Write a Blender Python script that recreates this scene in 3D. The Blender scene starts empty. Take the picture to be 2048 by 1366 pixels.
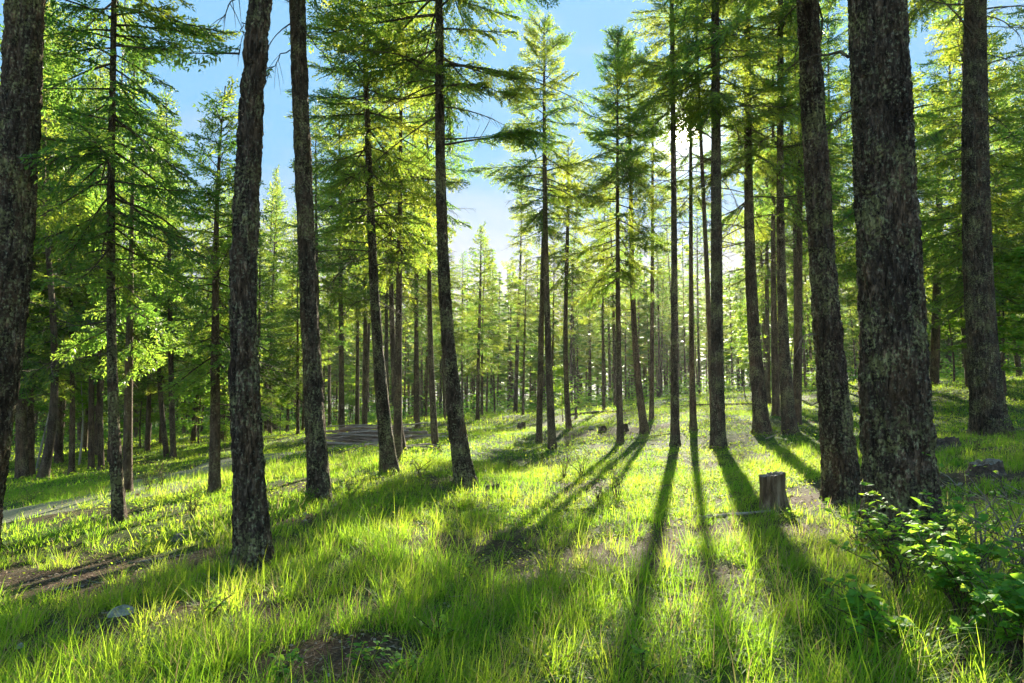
import bpy, math, random
import numpy as np
from mathutils import Vector, Matrix

# ------------------------------------------------------------------ camera, sky, sun, exposure
scene = bpy.context.scene
scene.render.engine = 'CYCLES'
scene.cycles.max_bounces = 8
scene.cycles.diffuse_bounces = 4
scene.cycles.glossy_bounces = 2
scene.cycles.transmission_bounces = 4
scene.cycles.transparent_max_bounces = 4
scene.cycles.sample_clamp_indirect = 6.0
scene.cycles.caustics_reflective = False
scene.cycles.caustics_refractive = False
scene.cycles.use_denoising = True
scene.cycles.denoising_input_passes = 'RGB_ALBEDO_NORMAL'

F = 1365.0                      # focal length in photo pixels (24 mm on a 36 mm frame)
PITCH = math.atan(97 / F)
CAMZ = 1.52
cam_d = bpy.data.cameras.new('camera')
cam_d.lens = 24.0
cam_d.sensor_width = 36.0
cam_d.clip_end = 2000
cam = bpy.data.objects.new('camera', cam_d)
scene.collection.objects.link(cam)
cam.location = (0, 0, CAMZ)
cam.rotation_euler = (math.pi / 2 + PITCH, 0, 0)
scene.camera = cam
CF = np.array([0, math.cos(PITCH), math.sin(PITCH)])
CU = np.array([0, -math.sin(PITCH), math.cos(PITCH)])
CR = np.array([1.0, 0, 0])


def ray(px, py):
    return CF + CR * (px - 1024) / F + CU * (683 - py) / F


def proj(x, y, z):
    v = np.array([x, y, z - CAMZ])
    d = v @ CF
    return 1024 + F * (v @ CR) / d, 683 - F * (v @ CU) / d


sd = ray(1369, 262)
sd = sd / np.linalg.norm(sd)
SUN_EL = math.asin(sd[2])
SUN_AZ = math.atan2(sd[0], sd[1])

world = bpy.data.worlds.new('World')
scene.world = world
world.use_nodes = True
wn, wl = world.node_tree.nodes, world.node_tree.links
wn.clear()
w_out = wn.new('ShaderNodeOutputWorld')
w_bg = wn.new('ShaderNodeBackground')
w_bg.inputs['Strength'].default_value = 0.115
sky = wn.new('ShaderNodeTexSky')
sky.sky_type = 'NISHITA'
sky.sun_disc = False
sky.sun_elevation = SUN_EL
sky.sun_rotation = SUN_AZ
sky.air_density = 1.0
sky.dust_density = 0.2
sky.ozone_density = 3.0
cap = wn.new('ShaderNodeMix'); cap.data_type = 'RGBA'; cap.blend_type = 'DARKEN'; cap.inputs[0].default_value = 1.0
cap.inputs[7].default_value = (.48, 1.02, 1.60, 1)      # ceiling on the sky colour holds down the glare round the sun
wl.new(sky.outputs[0], cap.inputs[6])
wl.new(cap.outputs[2], w_bg.inputs[0])
# thin bright cloud veil low in the sky, and the sun's own disc with its aureole
tc = wn.new('ShaderNodeTexCoord')
dot = wn.new('ShaderNodeVectorMath'); dot.operation = 'DOT_PRODUCT'
dot.inputs[1].default_value = tuple(sd)
wl.new(tc.outputs['Generated'], dot.inputs[0])
mr = wn.new('ShaderNodeMapRange')
mr.inputs['From Min'].default_value = math.cos(math.radians(1.3))
mr.inputs['From Max'].default_value = math.cos(math.radians(0.25))
mr.inputs['To Min'].default_value = 0
mr.inputs['To Max'].default_value = 9
wl.new(dot.outputs['Value'], mr.inputs['Value'])
pw = wn.new('ShaderNodeMath'); pw.operation = 'POWER'
mx0 = wn.new('ShaderNodeMath'); mx0.operation = 'MAXIMUM'; mx0.inputs[1].default_value = 0
wl.new(dot.outputs['Value'], mx0.inputs[0])
wl.new(mx0.outputs[0], pw.inputs[0]); pw.inputs[1].default_value = 900
ml = wn.new('ShaderNodeMath'); ml.operation = 'MULTIPLY_ADD'; ml.inputs[1].default_value = 0.4
wl.new(pw.outputs[0], ml.inputs[0]); wl.new(mr.outputs[0], ml.inputs[2])
bg2 = wn.new('ShaderNodeBackground'); bg2.inputs['Color'].default_value = (1, .93, .8, 1)
wl.new(ml.outputs[0], bg2.inputs['Strength'])
# cloud veil
sep = wn.new('ShaderNodeSeparateXYZ'); wl.new(tc.outputs['Generated'], sep.inputs[0])
mpc = wn.new('ShaderNodeMapping'); mpc.inputs['Scale'].default_value = (2.2, 2.2, 7)
wl.new(tc.outputs['Generated'], mpc.inputs[0])
cn = wn.new('ShaderNodeTexNoise'); cn.inputs['Scale'].default_value = 1.6; cn.inputs['Detail'].default_value = 6
wl.new(mpc.outputs[0], cn.inputs['Vector'])
cm = wn.new('ShaderNodeMapRange'); cm.inputs['From Min'].default_value = 0.34; cm.inputs['From Max'].default_value = 0.06
wl.new(sep.outputs['Z'], cm.inputs['Value'])
c2 = wn.new('ShaderNodeMath'); c2.operation = 'ADD'
wl.new(cm.outputs[0], c2.inputs[0]); wl.new(cn.outputs[0], c2.inputs[1])
c3 = wn.new('ShaderNodeMapRange'); c3.inputs['From Min'].default_value = 0.56; c3.inputs['From Max'].default_value = 1.35
c3.inputs['To Max'].default_value = 1.0
wl.new(c2.outputs[0], c3.inputs['Value'])
bg3 = wn.new('ShaderNodeBackground'); bg3.inputs['Color'].default_value = (1.0, .93, .9, 1); bg3.inputs['Strength'].default_value = 0.17
mixc = wn.new('ShaderNodeMixShader')
wl.new(c3.outputs[0], mixc.inputs[0]); wl.new(w_bg.outputs[0], mixc.inputs[1]); wl.new(bg3.outputs[0], mixc.inputs[2])
add = wn.new('ShaderNodeAddShader')
wl.new(mixc.outputs[0], add.inputs[0]); wl.new(bg2.outputs[0], add.inputs[1])
wl.new(add.outputs[0], w_out.inputs[0])

sun_d = bpy.data.lights.new('sun', 'SUN')
sun_d.energy = 4.0
sun_d.angle = math.radians(0.53)
sun_d.color = (1.0, 0.91, 0.74)
sun = bpy.data.objects.new('sun', sun_d)
scene.collection.objects.link(sun)
sun.rotation_euler = Vector(-sd).to_track_quat('-Z', 'Y').to_euler()
sun.location = (10, 40, 30)

scene.view_settings.view_transform = 'Standard'
scene.view_settings.look = 'None'
scene.view_settings.exposure = 2.48
scene.view_settings.gamma = 1.0


# ------------------------------------------------------------------ helpers
def hash3(ix, iy, iz, seed):
    h = (ix * 374761393 + iy * 668265263 + iz * 2147483647 + seed * 1274126177) & 0xffffffff
    h = ((h ^ (h >> 13)) * 1274126177) & 0xffffffff
    h = ((h ^ (h >> 16)) * 2246822519) & 0xffffffff
    return ((h ^ (h >> 15)) & 0xffffff) / float(0xffffff)


def vnoise(x, y, z, seed=0):
    x, y, z = np.broadcast_arrays(np.asarray(x, float), np.asarray(y, float), np.asarray(z, float))
    ix, iy, iz = np.floor(x).astype(np.int64), np.floor(y).astype(np.int64), np.floor(z).astype(np.int64)
    fx, fy, fz = x - ix, y - iy, z - iz
    fx, fy, fz = [f * f * (3 - 2 * f) for f in (fx, fy, fz)]
    r = 0
    for dx in (0, 1):
        for dy in (0, 1):
            for dz in (0, 1):
                w = (fx if dx else 1 - fx) * (fy if dy else 1 - fy) * (fz if dz else 1 - fz)
                r = r + w * hash3(ix + dx, iy + dy, iz + dz, seed)
    return r


def fbm(x, y, z, seed=0, o=3):
    r, a, t = 0, 1.0, 0
    for i in range(o):
        r = r + a * vnoise(np.asarray(x) * 2 ** i, np.asarray(y) * 2 ** i, np.asarray(z) * 2 ** i, seed + i)
        t += a
        a *= .5
    return r / t


def hollow(x, y):
    """the shallow hollow in front of the crest"""
    g = np.where(y < 14, np.clip((y - 1.5) / 12.5, 0, 1), np.clip((36 - y) / 22, 0, 1))
    g = np.where(y < 14, g, g * g * (3 - 2 * g))
    w = np.clip((x + 3) / 4, 0, 1)
    return -.54 * g * w * w * (3 - 2 * w)


def ground(x, y, hol=True):
    x = np.asarray(x, float); y = np.asarray(y, float)
    z = 0.08 * 60 * np.tanh(x / 60)
    if hol: z = z + hollow(x, y)
    r = np.hypot(x, y)
    k = np.clip((r - 3) / 10, 0, 1)
    z = z + (fbm(x / 6.5, y / 6.5, 0, 5, 2) - .5) * (0.10 + .42 * k)
    z = z + (fbm(x / 1.3, y / 1.3, 0, 9, 2) - .5) * 0.09
    z = z - 0.035 * np.clip(y - 46, 0, 120) - 0.0 * x
    return z


def ground_hit(px, py, hol=True):
    r = ray(px, py)
    t = np.linspace(2, 90, 6000)
    zz = CAMZ + r[2] * t - ground(r[0] * t, r[1] * t, hol)
    i = np.argmax(zz < 0)
    if not (zz < 0).any():
        i = 5999
    return np.array([r[0] * t[i], r[1] * t[i], float(ground(r[0] * t[i], r[1] * t[i]))])


def at_depth(px, py, y):
    """the point seen at (px,py) on the vertical plane through depth y"""
    r = ray(px, py)
    t = y / r[1]
    return np.array([r[0] * t, y, CAMZ + r[2] * t])


ALL = scene.collection


def mesh_from(name, V, Q, mats, mi=None, tint=None, smooth=False):
    me = bpy.data.meshes.new(name)
    V = np.ascontiguousarray(V, np.float32)
    Q = np.ascontiguousarray(Q, np.int32)
    k = Q.shape[1]
    me.vertices.add(len(V)); me.vertices.foreach_set('co', V.ravel())
    me.loops.add(Q.size); me.loops.foreach_set('vertex_index', Q.ravel())
    me.polygons.add(len(Q)); me.polygons.foreach_set('loop_start', np.arange(0, Q.size, k, dtype=np.int32))
    if mi is not None:
        me.polygons.foreach_set('material_index', np.ascontiguousarray(mi, np.int32))
    me.polygons.foreach_set('use_smooth', np.full(len(Q), smooth, bool))
    for m in mats:
        me.materials.append(m)
    if tint is not None:
        a = me.attributes.new('tint', 'FLOAT', 'POINT')
        a.data.foreach_set('value', np.ascontiguousarray(tint, np.float32))
    me.update(calc_edges=True)
    return me


def link(name, me, parent=None, loc=None):
    o = bpy.data.objects.new(name, me)
    ALL.objects.link(o)
    if parent is not None:
        o.parent = parent
    if loc is not None:
        o.location = loc
    return o


def tag(o, label=None, cat=None, group=None, kind=None):
    if label: o['label'] = label
    if cat: o['category'] = cat
    if group: o['group'] = group
    if kind: o['kind'] = kind
    return o


def empty(name, loc, label, cat, group=None):
    o = bpy.data.objects.new(name, None)
    ALL.objects.link(o)
    o.location = loc
    o.empty_display_size = .2
    return tag(o, label, cat, group)


class Geo:
    """collects quads, material indices and tints"""
    def __init__(s):
        s.V, s.Q, s.M, s.T, s.n = [], [], [], [], 0

    def add(s, V, Q, m=0, t=0.5):
        V = np.asarray(V, float); Q = np.asarray(Q)
        if len(Q) == 0: return
        s.V.append(V); s.Q.append(Q + s.n)
        s.M.append(np.full(len(Q), m) if np.isscalar(m) else m)
        s.T.append(np.full(len(V), t) if np.isscalar(t) else t)
        s.n += len(V)

    def arrays(s):
        return np.concatenate(s.V), np.concatenate(s.Q), np.concatenate(s.M), np.concatenate(s.T)

    def build(s, name, mats, parent=None, loc=None, smooth=False, off=None):
        V, Q, M, T = s.arrays()
        if off is not None:
            V = V - np.asarray(off)
        return link(name, mesh_from(name, V, Q, mats, M, T, smooth), parent, loc)


def tube(P, R, k=6, cap=False):
    """quads of a tube along points P with radii R"""
    P = np.asarray(P, float); R = np.asarray(R, float)
    n = len(P)
    T = np.gradient(P, axis=0)
    T /= np.linalg.norm(T, axis=1)[:, None] + 1e-9
    ref = np.array([0.0, 0, 1]) if abs(T[0][2]) < .8 else np.array([1.0, 0, 0])
    A = np.cross(T, ref); A /= np.linalg.norm(A, axis=1)[:, None] + 1e-9
    B = np.cross(A, T)
    th = np.linspace(0, 2 * math.pi, k, endpoint=False)
    V = P[:, None] + R[:, None, None] * (A[:, None] * np.cos(th)[None, :, None] + B[:, None] * np.sin(th)[None, :, None])
    i, j = np.meshgrid(np.arange(n - 1), np.arange(k), indexing='ij')
    j2 = (j + 1) % k
    Q = np.stack([i * k + j, i * k + j2, (i + 1) * k + j2, (i + 1) * k + j], -1).reshape(-1, 4)
    V = V.reshape(-1, 3)
    if cap:
        c = len(V)
        V = np.vstack([V, P[0], P[-1]])
        e = []
        for a in range(0, k, 2):
            e.append([c, (a + 2) % k, (a + 1) % k, a])
            b = (n - 1) * k
            e.append([c + 1, b + a, b + (a + 1) % k, b + (a + 2) % k])
        Q = np.vstack([Q, e])
    return V, Q


def diamonds(P, D, N, L, W):
    """one long diamond per row: start P, direction D, side axis N"""
    P, D, N = np.asarray(P), np.asarray(D), np.asarray(N)
    L = np.asarray(L)[:, None]; W = np.asarray(W)[:, None]
    a = P
    b = P + D * L * .42 + N * W * .5
    c = P + D * L
    d = P + D * L * .42 - N * W * .5
    V = np.stack([a, b, c, d], 1).reshape(-1, 3)
    Q = np.arange(len(P) * 4).reshape(-1, 4)
    return V, Q


def unit(v):
    return v / (np.linalg.norm(v, axis=-1, keepdims=True) + 1e-9)


# ------------------------------------------------------------------ materials
def new_mat(name):
    m = bpy.data.materials.new(name)
    m.use_nodes = True
    m.node_tree.nodes.clear()
    return m, m.node_tree.nodes, m.node_tree.links


def ramp(n, stops):
    r = n.new('ShaderNodeValToRGB')
    e = r.color_ramp.elements
    while len(e) < len(stops): e.new(.5)
    for el, (p, c) in zip(e, stops):
        el.position = p; el.color = (*c, 1)
    return r


def leaf_material(name, stops, tstops, trans=0.5, rough=0.45, spec=0.35, dry=None, nscale=0.6):
    m, n, l = new_mat(name)
    at = n.new('ShaderNodeAttribute'); at.attribute_name = 'tint'
    oi = n.new('ShaderNodeObjectInfo')
    geo = n.new('ShaderNodeNewGeometry')
    no = n.new('ShaderNodeTexNoise'); no.inputs['Scale'].default_value = nscale; no.inputs['Detail'].default_value = 2
    l.new(geo.outputs['Position'], no.inputs['Vector'])
    a = n.new('ShaderNodeMath'); a.operation = 'MULTIPLY_ADD'; a.inputs[1].default_value = .55
    l.new(at.outputs['Fac'], a.inputs[0])
    b = n.new('ShaderNodeMath'); b.operation = 'MULTIPLY_ADD'; b.inputs[1].default_value = 1.15; b.inputs[2].default_value = -.33
    l.new(no.outputs[0], b.inputs[0])
    l.new(b.outputs[0], a.inputs[2])
    c = n.new('ShaderNodeMath'); c.operation = 'MULTIPLY_ADD'; c.inputs[1].default_value = .22; l.new(oi.outputs['Random'], c.inputs[0])
    l.new(a.outputs[0], c.inputs[2])
    r1, r2 = ramp(n, stops), ramp(n, tstops)
    l.new(c.outputs[0], r1.inputs[0]); l.new(c.outputs[0], r2.inputs[0])
    p = n.new('ShaderNodeBsdfPrincipled')
    p.inputs['Roughness'].default_value = rough
    p.inputs['Specular IOR Level'].default_value = spec
    tr = n.new('ShaderNodeBsdfTranslucent')
    mix = n.new('ShaderNodeMixShader'); mix.inputs[0].default_value = trans
    out = n.new('ShaderNodeOutputMaterial')
    l.new(p.outputs[0], mix.inputs[1]); l.new(tr.outputs[0], mix.inputs[2]); l.new(mix.outputs[0], out.inputs[0])
    if dry:
        # tints above 1.5 are dead blades or leaves
        g = n.new('ShaderNodeMath'); g.operation = 'GREATER_THAN'; g.inputs[1].default_value = 1.5
        l.new(at.outputs['Fac'], g.inputs[0])
        for r, q in ((r1, p.inputs['Base Color']), (r2, tr.inputs['Color'])):
            mc = n.new('ShaderNodeMix'); mc.data_type = 'RGBA'
            l.new(g.outputs[0], mc.inputs[0]); l.new(r.outputs[0], mc.inputs[6]); mc.inputs[7].default_value = (*dry, 1)
            l.new(mc.outputs[2], q)
    else:
        l.new(r1.outputs[0], p.inputs['Base Color']); l.new(r2.outputs[0], tr.inputs['Color'])
    return m


M_GRASS = leaf_material('grass_blades', [(0.1, (.038, .150, .014)), (.5, (.090, .240, .018)), (.9, (.190, .300, .026))],
                        [(0.1, (.20, .50, .025)), (.5, (.38, .66, .03)), (.9, (.62, .74, .06))], .55, .6, .12, dry=(.40, .32, .13), nscale=.45)
M_HERB = leaf_material('herb_leaves', [(0.1, (.030, .090, .016)), (.5, (.060, .150, .022)), (.9, (.130, .200, .035))],
                       [(0.1, (.18, .42, .03)), (.5, (.40, .58, .04)), (.9, (.62, .66, .06))], .5, .65, .12, dry=(.20, .12, .06))
M_NEEDLE = leaf_material('fir_needles', [(0.1, (.016, .080, .034)), (.5, (.030, .108, .032)), (.9, (.062, .135, .028))],
                         [(0.1, (.16, .42, .06)), (.5, (.34, .57, .06)), (.9, (.62, .68, .06))], .45, .5, .25, dry=(.13, .08, .045))
M_NEEDLE_B = leaf_material('larch_needles', [(0.1, (.050, .130, .020)), (.5, (.080, .180, .024)), (.9, (.13, .22, .03))],
                           [(0.1, (.20, .50, .05)), (.5, (.34, .62, .06)), (.9, (.52, .70, .07))], .48, .45, .35, dry=(.2, .13, .07))
M_BROAD = leaf_material('broad_leaves', [(0.1, (.055, .200, .030)), (.5, (.090, .270, .040)), (.9, (.15, .32, .05))],
                        [(0.1, (.22, .52, .03)), (.5, (.38, .66, .04)), (.9, (.60, .72, .06))], .5, .6, .15, nscale=1.2)


def bark_material(name, dark, mid, lichen, lamt=.55, scale=1.0, bump=.8):
    m, n, l = new_mat(name)
    tc = n.new('ShaderNodeTexCoord')
    oi = n.new('ShaderNodeObjectInfo')
    ofs = n.new('ShaderNodeVectorMath'); ofs.operation = 'ADD'
    cmb = n.new('ShaderNodeCombineXYZ')
    mu = n.new('ShaderNodeMath'); mu.operation = 'MULTIPLY'; mu.inputs[1].default_value = 37
    l.new(oi.outputs['Random'], mu.inputs[0]); l.new(mu.outputs[0], cmb.inputs[2])
    l.new(tc.outputs['Object'], ofs.inputs[0]); l.new(cmb.outputs[0], ofs.inputs[1])
    mp = n.new('ShaderNodeMapping'); mp.inputs['Scale'].default_value = (1, 1, .28)
    l.new(ofs.outputs[0], mp.inputs[0])
    n1 = n.new('ShaderNodeTexNoise'); n1.inputs['Scale'].default_value = 26 * scale; n1.inputs['Detail'].default_value = 6; n1.inputs['Roughness'].default_value = .7
    l.new(mp.outputs[0], n1.inputs['Vector'])
    vo = n.new('ShaderNodeTexVoronoi'); vo.feature = 'DISTANCE_TO_EDGE'; vo.inputs['Scale'].default_value = 20 * scale
    mpv = n.new('ShaderNodeMapping'); mpv.inputs['Scale'].default_value = (1, 1, .2)
    dist = n.new('ShaderNodeMix'); dist.data_type = 'VECTOR'; dist.inputs[0].default_value = .16
    l.new(ofs.outputs[0], mpv.inputs[0]); l.new(mpv.outputs[0], dist.inputs[4]); l.new(n1.outputs['Color'], dist.inputs[5])
    l.new(dist.outputs[1], vo.inputs['Vector'])
    n2 = n.new('ShaderNodeTexNoise'); n2.inputs['Scale'].default_value = 34 * scale; n2.inputs['Detail'].default_value = 4; n2.inputs['Roughness'].default_value = .62
    l.new(ofs.outputs[0], n2.inputs['Vector'])
    n3 = n.new('ShaderNodeTexNoise'); n3.inputs['Scale'].default_value = 3.2 * scale; n3.inputs['Detail'].default_value = 3
    l.new(ofs.outputs[0], n3.inputs['Vector'])
    r1 = ramp(n, [(.36, dark), (.52, tuple(.5 * (a + b) for a, b in zip(dark, mid))), (.66, mid)])
    l.new(n1.outputs[0], r1.inputs[0])
    # lichen mask = fine noise thresholded, patchy
    s = n.new('ShaderNodeMath'); s.operation = 'MULTIPLY_ADD'; s.inputs[1].default_value = .55
    l.new(n3.outputs[0], s.inputs[0]); l.new(n2.outputs[0], s.inputs[2])
    mr = n.new('ShaderNodeMapRange'); mr.inputs['From Min'].default_value = .86 - .08 * lamt; mr.inputs['From Max'].default_value = .91 - .08 * lamt; mr.inputs['To Max'].default_value = lamt
    l.new(s.outputs[0], mr.inputs['Value'])
    # broad warm and dark areas down the trunk
    n4 = n.new('ShaderNodeTexNoise'); n4.inputs['Scale'].default_value = 4.5 * scale; n4.inputs['Detail'].default_value = 3
    l.new(mp.outputs[0], n4.inputs['Vector'])
    r4 = ramp(n, [(.34, (.55, .50, .48)), (.5, (.95, .92, .9)), (.68, (1.35, 1.15, .95))])
    l.new(n4.outputs[0], r4.inputs[0])
    m4 = n.new('ShaderNodeMix'); m4.data_type = 'RGBA'; m4.blend_type = 'MULTIPLY'; m4.inputs[0].default_value = 1
    l.new(r1.outputs[0], m4.inputs[6]); l.new(r4.outputs[0], m4.inputs[7])
    rl = ramp(n, [(.35, lichen), (.62, (lichen[0] * 1.1, lichen[1] * 1.05, lichen[2] * .6))])
    l.new(n3.outputs[0], rl.inputs[0])
    mc = n.new('ShaderNodeMix'); mc.data_type = 'RGBA'
    l.new(mr.outputs[0], mc.inputs[0]); l.new(m4.outputs[2], mc.inputs[6]); l.new(rl.outputs[0], mc.inputs[7])
    p = n.new('ShaderNodeBsdfPrincipled'); p.inputs['Roughness'].default_value = .9; p.inputs['Specular IOR Level'].default_value = .15
    l.new(mc.outputs[2], p.inputs['Base Color'])
    # bump
    mre = n.new('ShaderNodeMapRange'); mre.inputs['From Max'].default_value = .14
    l.new(vo.outputs['Distance'], mre.inputs['Value'])
    ad = n.new('ShaderNodeMath'); ad.operation = 'MULTIPLY_ADD'; ad.inputs[1].default_value = .9
    l.new(n1.outputs[0], ad.inputs[0]); l.new(mre.outputs[0], ad.inputs[2])
    bp = n.new('ShaderNodeBump'); bp.inputs['Strength'].default_value = bump; bp.inputs['Distance'].default_value = .03
    l.new(ad.outputs[0], bp.inputs['Height']); l.new(bp.outputs[0], p.inputs['Normal'])
    out = n.new('ShaderNodeOutputMaterial'); l.new(p.outputs[0], out.inputs[0])
    return m


M_BARK = bark_material('fir_bark', (.036, .028, .021), (.25, .19, .135), (.43, .45, .33), .6, 1.0, 1.0)
M_BARK_FAR = bark_material('fir_bark_thin', (.055, .040, .029), (.21, .155, .11), (.34, .33, .25), .4, .8, .6)
M_BARK_PALE = bark_material('pale_bark', (.10, .075, .055), (.24, .18, .13), (.34, .33, .26), .4, 1.0, .8)
M_BARK_WHITE = bark_material('white_bark', (.28, .27, .24), (.55, .53, .48), (.6, .6, .5), .3, 1.0, .3)
M_TWIG = bark_material('twig_bark', (.05, .036, .028), (.14, .105, .08), (.3, .31, .24), .5, 1.0, .4)
M_TWIG_GREY = bark_material('grey_twig_bark', (.16, .14, .12), (.34, .31, .27), (.42, .42, .34), .5, 1.0, .4)


def ground_material():
    m, n, l = new_mat('forest_soil')
    geo = n.new('ShaderNodeNewGeometry')
    at = n.new('ShaderNodeAttribute'); at.attribute_name = 'tint'      # how much grass grows here
    nf = n.new('ShaderNodeTexNoise'); nf.inputs['Scale'].default_value = 34; nf.inputs['Detail'].default_value = 8; nf.inputs['Roughness'].default_value = .75
    nm = n.new('ShaderNodeTexNoise'); nm.inputs['Scale'].default_value = 2.2; nm.inputs['Detail'].default_value = 5
    for q in (nf, nm): l.new(geo.outputs['Position'], q.inputs['Vector'])
    r1 = ramp(n, [(.28, (.022, .014, .010)), (.48, (.070, .042, .026)), (.62, (.14, .100, .052)), (.78, (.25, .20, .11))])
    l.new(nf.outputs[0], r1.inputs[0])
    r2 = ramp(n, [(.3, (.030, .060, .014)), (.55, (.060, .110, .022)), (.8, (.12, .16, .035))])
    l.new(nf.outputs[0], r2.inputs[0])
    s = n.new('ShaderNodeMath'); s.operation = 'MULTIPLY_ADD'; s.inputs[1].default_value = .9; s.inputs[2].default_value = -.42
    l.new(nm.outputs[0], s.inputs[0])
    a = n.new('ShaderNodeMath'); a.operation = 'ADD'; a.use_clamp = True
    l.new(s.outputs[0], a.inputs[0]); l.new(at.outputs['Fac'], a.inputs[1])
    mc = n.new('ShaderNodeMix'); mc.data_type = 'RGBA'
    l.new(a.outputs[0], mc.inputs[0]); l.new(r1.outputs[0], mc.inputs[6]); l.new(r2.outputs[0], mc.inputs[7])
    p = n.new('ShaderNodeBsdfPrincipled'); p.inputs['Roughness'].default_value = .95; p.inputs['Specular IOR Level'].default_value = .1
    l.new(mc.outputs[2], p.inputs['Base Color'])
    bp = n.new('ShaderNodeBump'); bp.inputs['Strength'].default_value = 1; bp.inputs['Distance'].default_value = .03
    l.new(nf.outputs[0], bp.inputs['Height']); l.new(bp.outputs[0], p.inputs['Normal'])
    out = n.new('ShaderNodeOutputMaterial'); l.new(p.outputs[0], out.inputs[0])
    return m


def simple_material(name, stops, scale=20, stretch=(1, 1, 1), rough=.9, bump=.5, dist=.01, spec=.2):
    m, n, l = new_mat(name)
    tc = n.new('ShaderNodeTexCoord')
    mp = n.new('ShaderNodeMapping'); mp.inputs['Scale'].default_value = stretch
    l.new(tc.outputs['Object'], mp.inputs[0])
    no = n.new('ShaderNodeTexNoise'); no.inputs['Scale'].default_value = scale; no.inputs['Detail'].default_value = 7; no.inputs['Roughness'].default_value = .65
    l.new(mp.outputs[0], no.inputs['Vector'])
    r = ramp(n, stops); l.new(no.outputs[0], r.inputs[0])
    p = n.new('ShaderNodeBsdfPrincipled'); p.inputs['Roughness'].default_value = rough; p.inputs['Specular IOR Level'].default_value = spec
    l.new(r.outputs[0], p.inputs['Base Color'])
    bp = n.new('ShaderNodeBump'); bp.inputs['Strength'].default_value = bump; bp.inputs['Distance'].default_value = dist
    l.new(no.outputs[0], bp.inputs['Height']); l.new(bp.outputs[0], p.inputs['Normal'])
    out = n.new('ShaderNodeOutputMaterial'); l.new(p.outputs[0], out.inputs[0])
    return m


M_SOIL = ground_material()
M_PATH = simple_material('gravel_track', [(.3, (.07, .09, .035)), (.5, (.16, .17, .09)), (.72, (.30, .28, .19))], 30, bump=.9, dist=.02)
M_STONE = simple_material('field_stone', [(.3, (.05, .055, .03)), (.5, (.13, .12, .095)), (.72, (.28, .26, .22))], 14, bump=.8)
M_STONE_PALE = simple_material('pale_stone', [(.3, (.10, .11, .06)), (.48, (.26, .25, .19)), (.72, (.46, .44, .37))], 14, bump=.8)
M_STUMP = simple_material('weathered_stump_wood', [(.25, (.040, .026, .018)), (.45, (.13, .085, .05)), (.6, (.26, .19, .12)), (.8, (.42, .36, .27))], 13, (1.6, 1.6, .22), bump=1, dist=.03)
M_STUMPTOP = simple_material('cut_wood_top', [(.3, (.10, .09, .07)), (.55, (.24, .21, .17)), (.8, (.42, .39, .33))], 24, bump=.8)
M_LOG = simple_material('dry_log_bark', [(.25, (.09, .065, .05)), (.42, (.28, .21, .16)), (.6, (.46, .38, .31)), (.8, (.66, .58, .5))], 9, (.35, 3, 3), bump=.6)
M_CHAR = simple_material('rotten_wood', [(.3, (.03, .024, .02)), (.5, (.10, .075, .055)), (.75, (.24, .185, .14))], 16, bump=1, dist=.03)
M_LITTER = leaf_material('dead_litter', [(0.1, (.05, .028, .016)), (.5, (.15, .095, .055)), (.9, (.34, .27, .19))],
                         [(0.1, (.1, .06, .03)), (.5, (.2, .13, .07)), (.9, (.34, .27, .19))], .15, .8, .1, nscale=9)

# ------------------------------------------------------------------ where things stand on the ground
def patch_px(px, py):
    p = ground_hit(px, py)
    return p[0], p[1]


PATH_PTS = np.array([patch_px(-260, 1075), patch_px(-60, 1040), patch_px(120, 1010), patch_px(250, 985), patch_px(350, 955), patch_px(430, 935), patch_px(520, 915), patch_px(600, 903)])


def bez(P, n):
    t = np.linspace(0, len(P) - 1, n)
    i = np.clip(t.astype(int), 0, len(P) - 2); f = (t - i)[:, None]
    f = f * f * (3 - 2 * f) * .4 + f * .6
    return P[i] * (1 - f) + P[i + 1] * f


PATH_LINE = bez(PATH_PTS, 60)
BARE = []      # ellipses (x, y, rx, ry, angle, strength) of bare soil
for (px, py, rx, ry, st) in [(60, 1160, 1.7, .75, 1), (190, 1145, 1.2, .62, 1), (330, 1128, 1.0, .5, 1), (560, 1090, .5, .3, .5),
                             (655, 1325, .62, .46, 1.0), (610, 1230, .4, .25, .8), (740, 1210, .3, .2, .5), (200, 1270, .4, .2, .7),
                             (600, 1040, .8, .4, .6), (1640, 1000, .7, .55, .85), (1500, 1030, .5, .3, .8), (1640, 1060, .5, .4, .8),
                             (1960, 960, 1.4, .5, 1.0), (2050, 1000, 1.2, .4, 1), (1700, 1095, .4, .2, .8),
                             (1240, 862, 2.2, .9, .8), (1180, 835, 2.5, .7, .5), (1920, 885, 1.2, .4, .6), (1540, 1110, .4, .25, .5), (1380, 1040, .4, .25, .4),
                             (350, 1215, .5, .18, .6), (850, 1080, .5, .3, .4), (1180, 1015, .9, .15, .7), (1980, 1330, .5, .4, .8)]:
    x, y = patch_px(px, min(py, 1360))
    BARE.append((x, y, rx, ry, st))


def bare(x, y):
    b = np.zeros_like(x)
    wob = fbm(x * 2.4, y * 2.4, 0, 21, 3) - .5
    for (bx, by, rx, ry, st) in BARE:
        d = ((x - bx) / rx) ** 2 + ((y - by) / ry) ** 2
        b = np.maximum(b, st * np.clip(1.6 - d - wob * 2.6, 0, 1))
    return b


def path_dist(x, y):
    d = np.full(x.shape, 1e9)
    for a, b in zip(PATH_LINE[:-1:3], PATH_LINE[3::3]):
        ab = b - a; L2 = ab @ ab
        t = np.clip(((x - a[0]) * ab[0] + (y - a[1]) * ab[1]) / L2, 0, 1)
        d = np.minimum(d, np.hypot(x - a[0] - t * ab[0], y - a[1] - t * ab[1]))
    return d


PATH_W = 1.35


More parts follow.
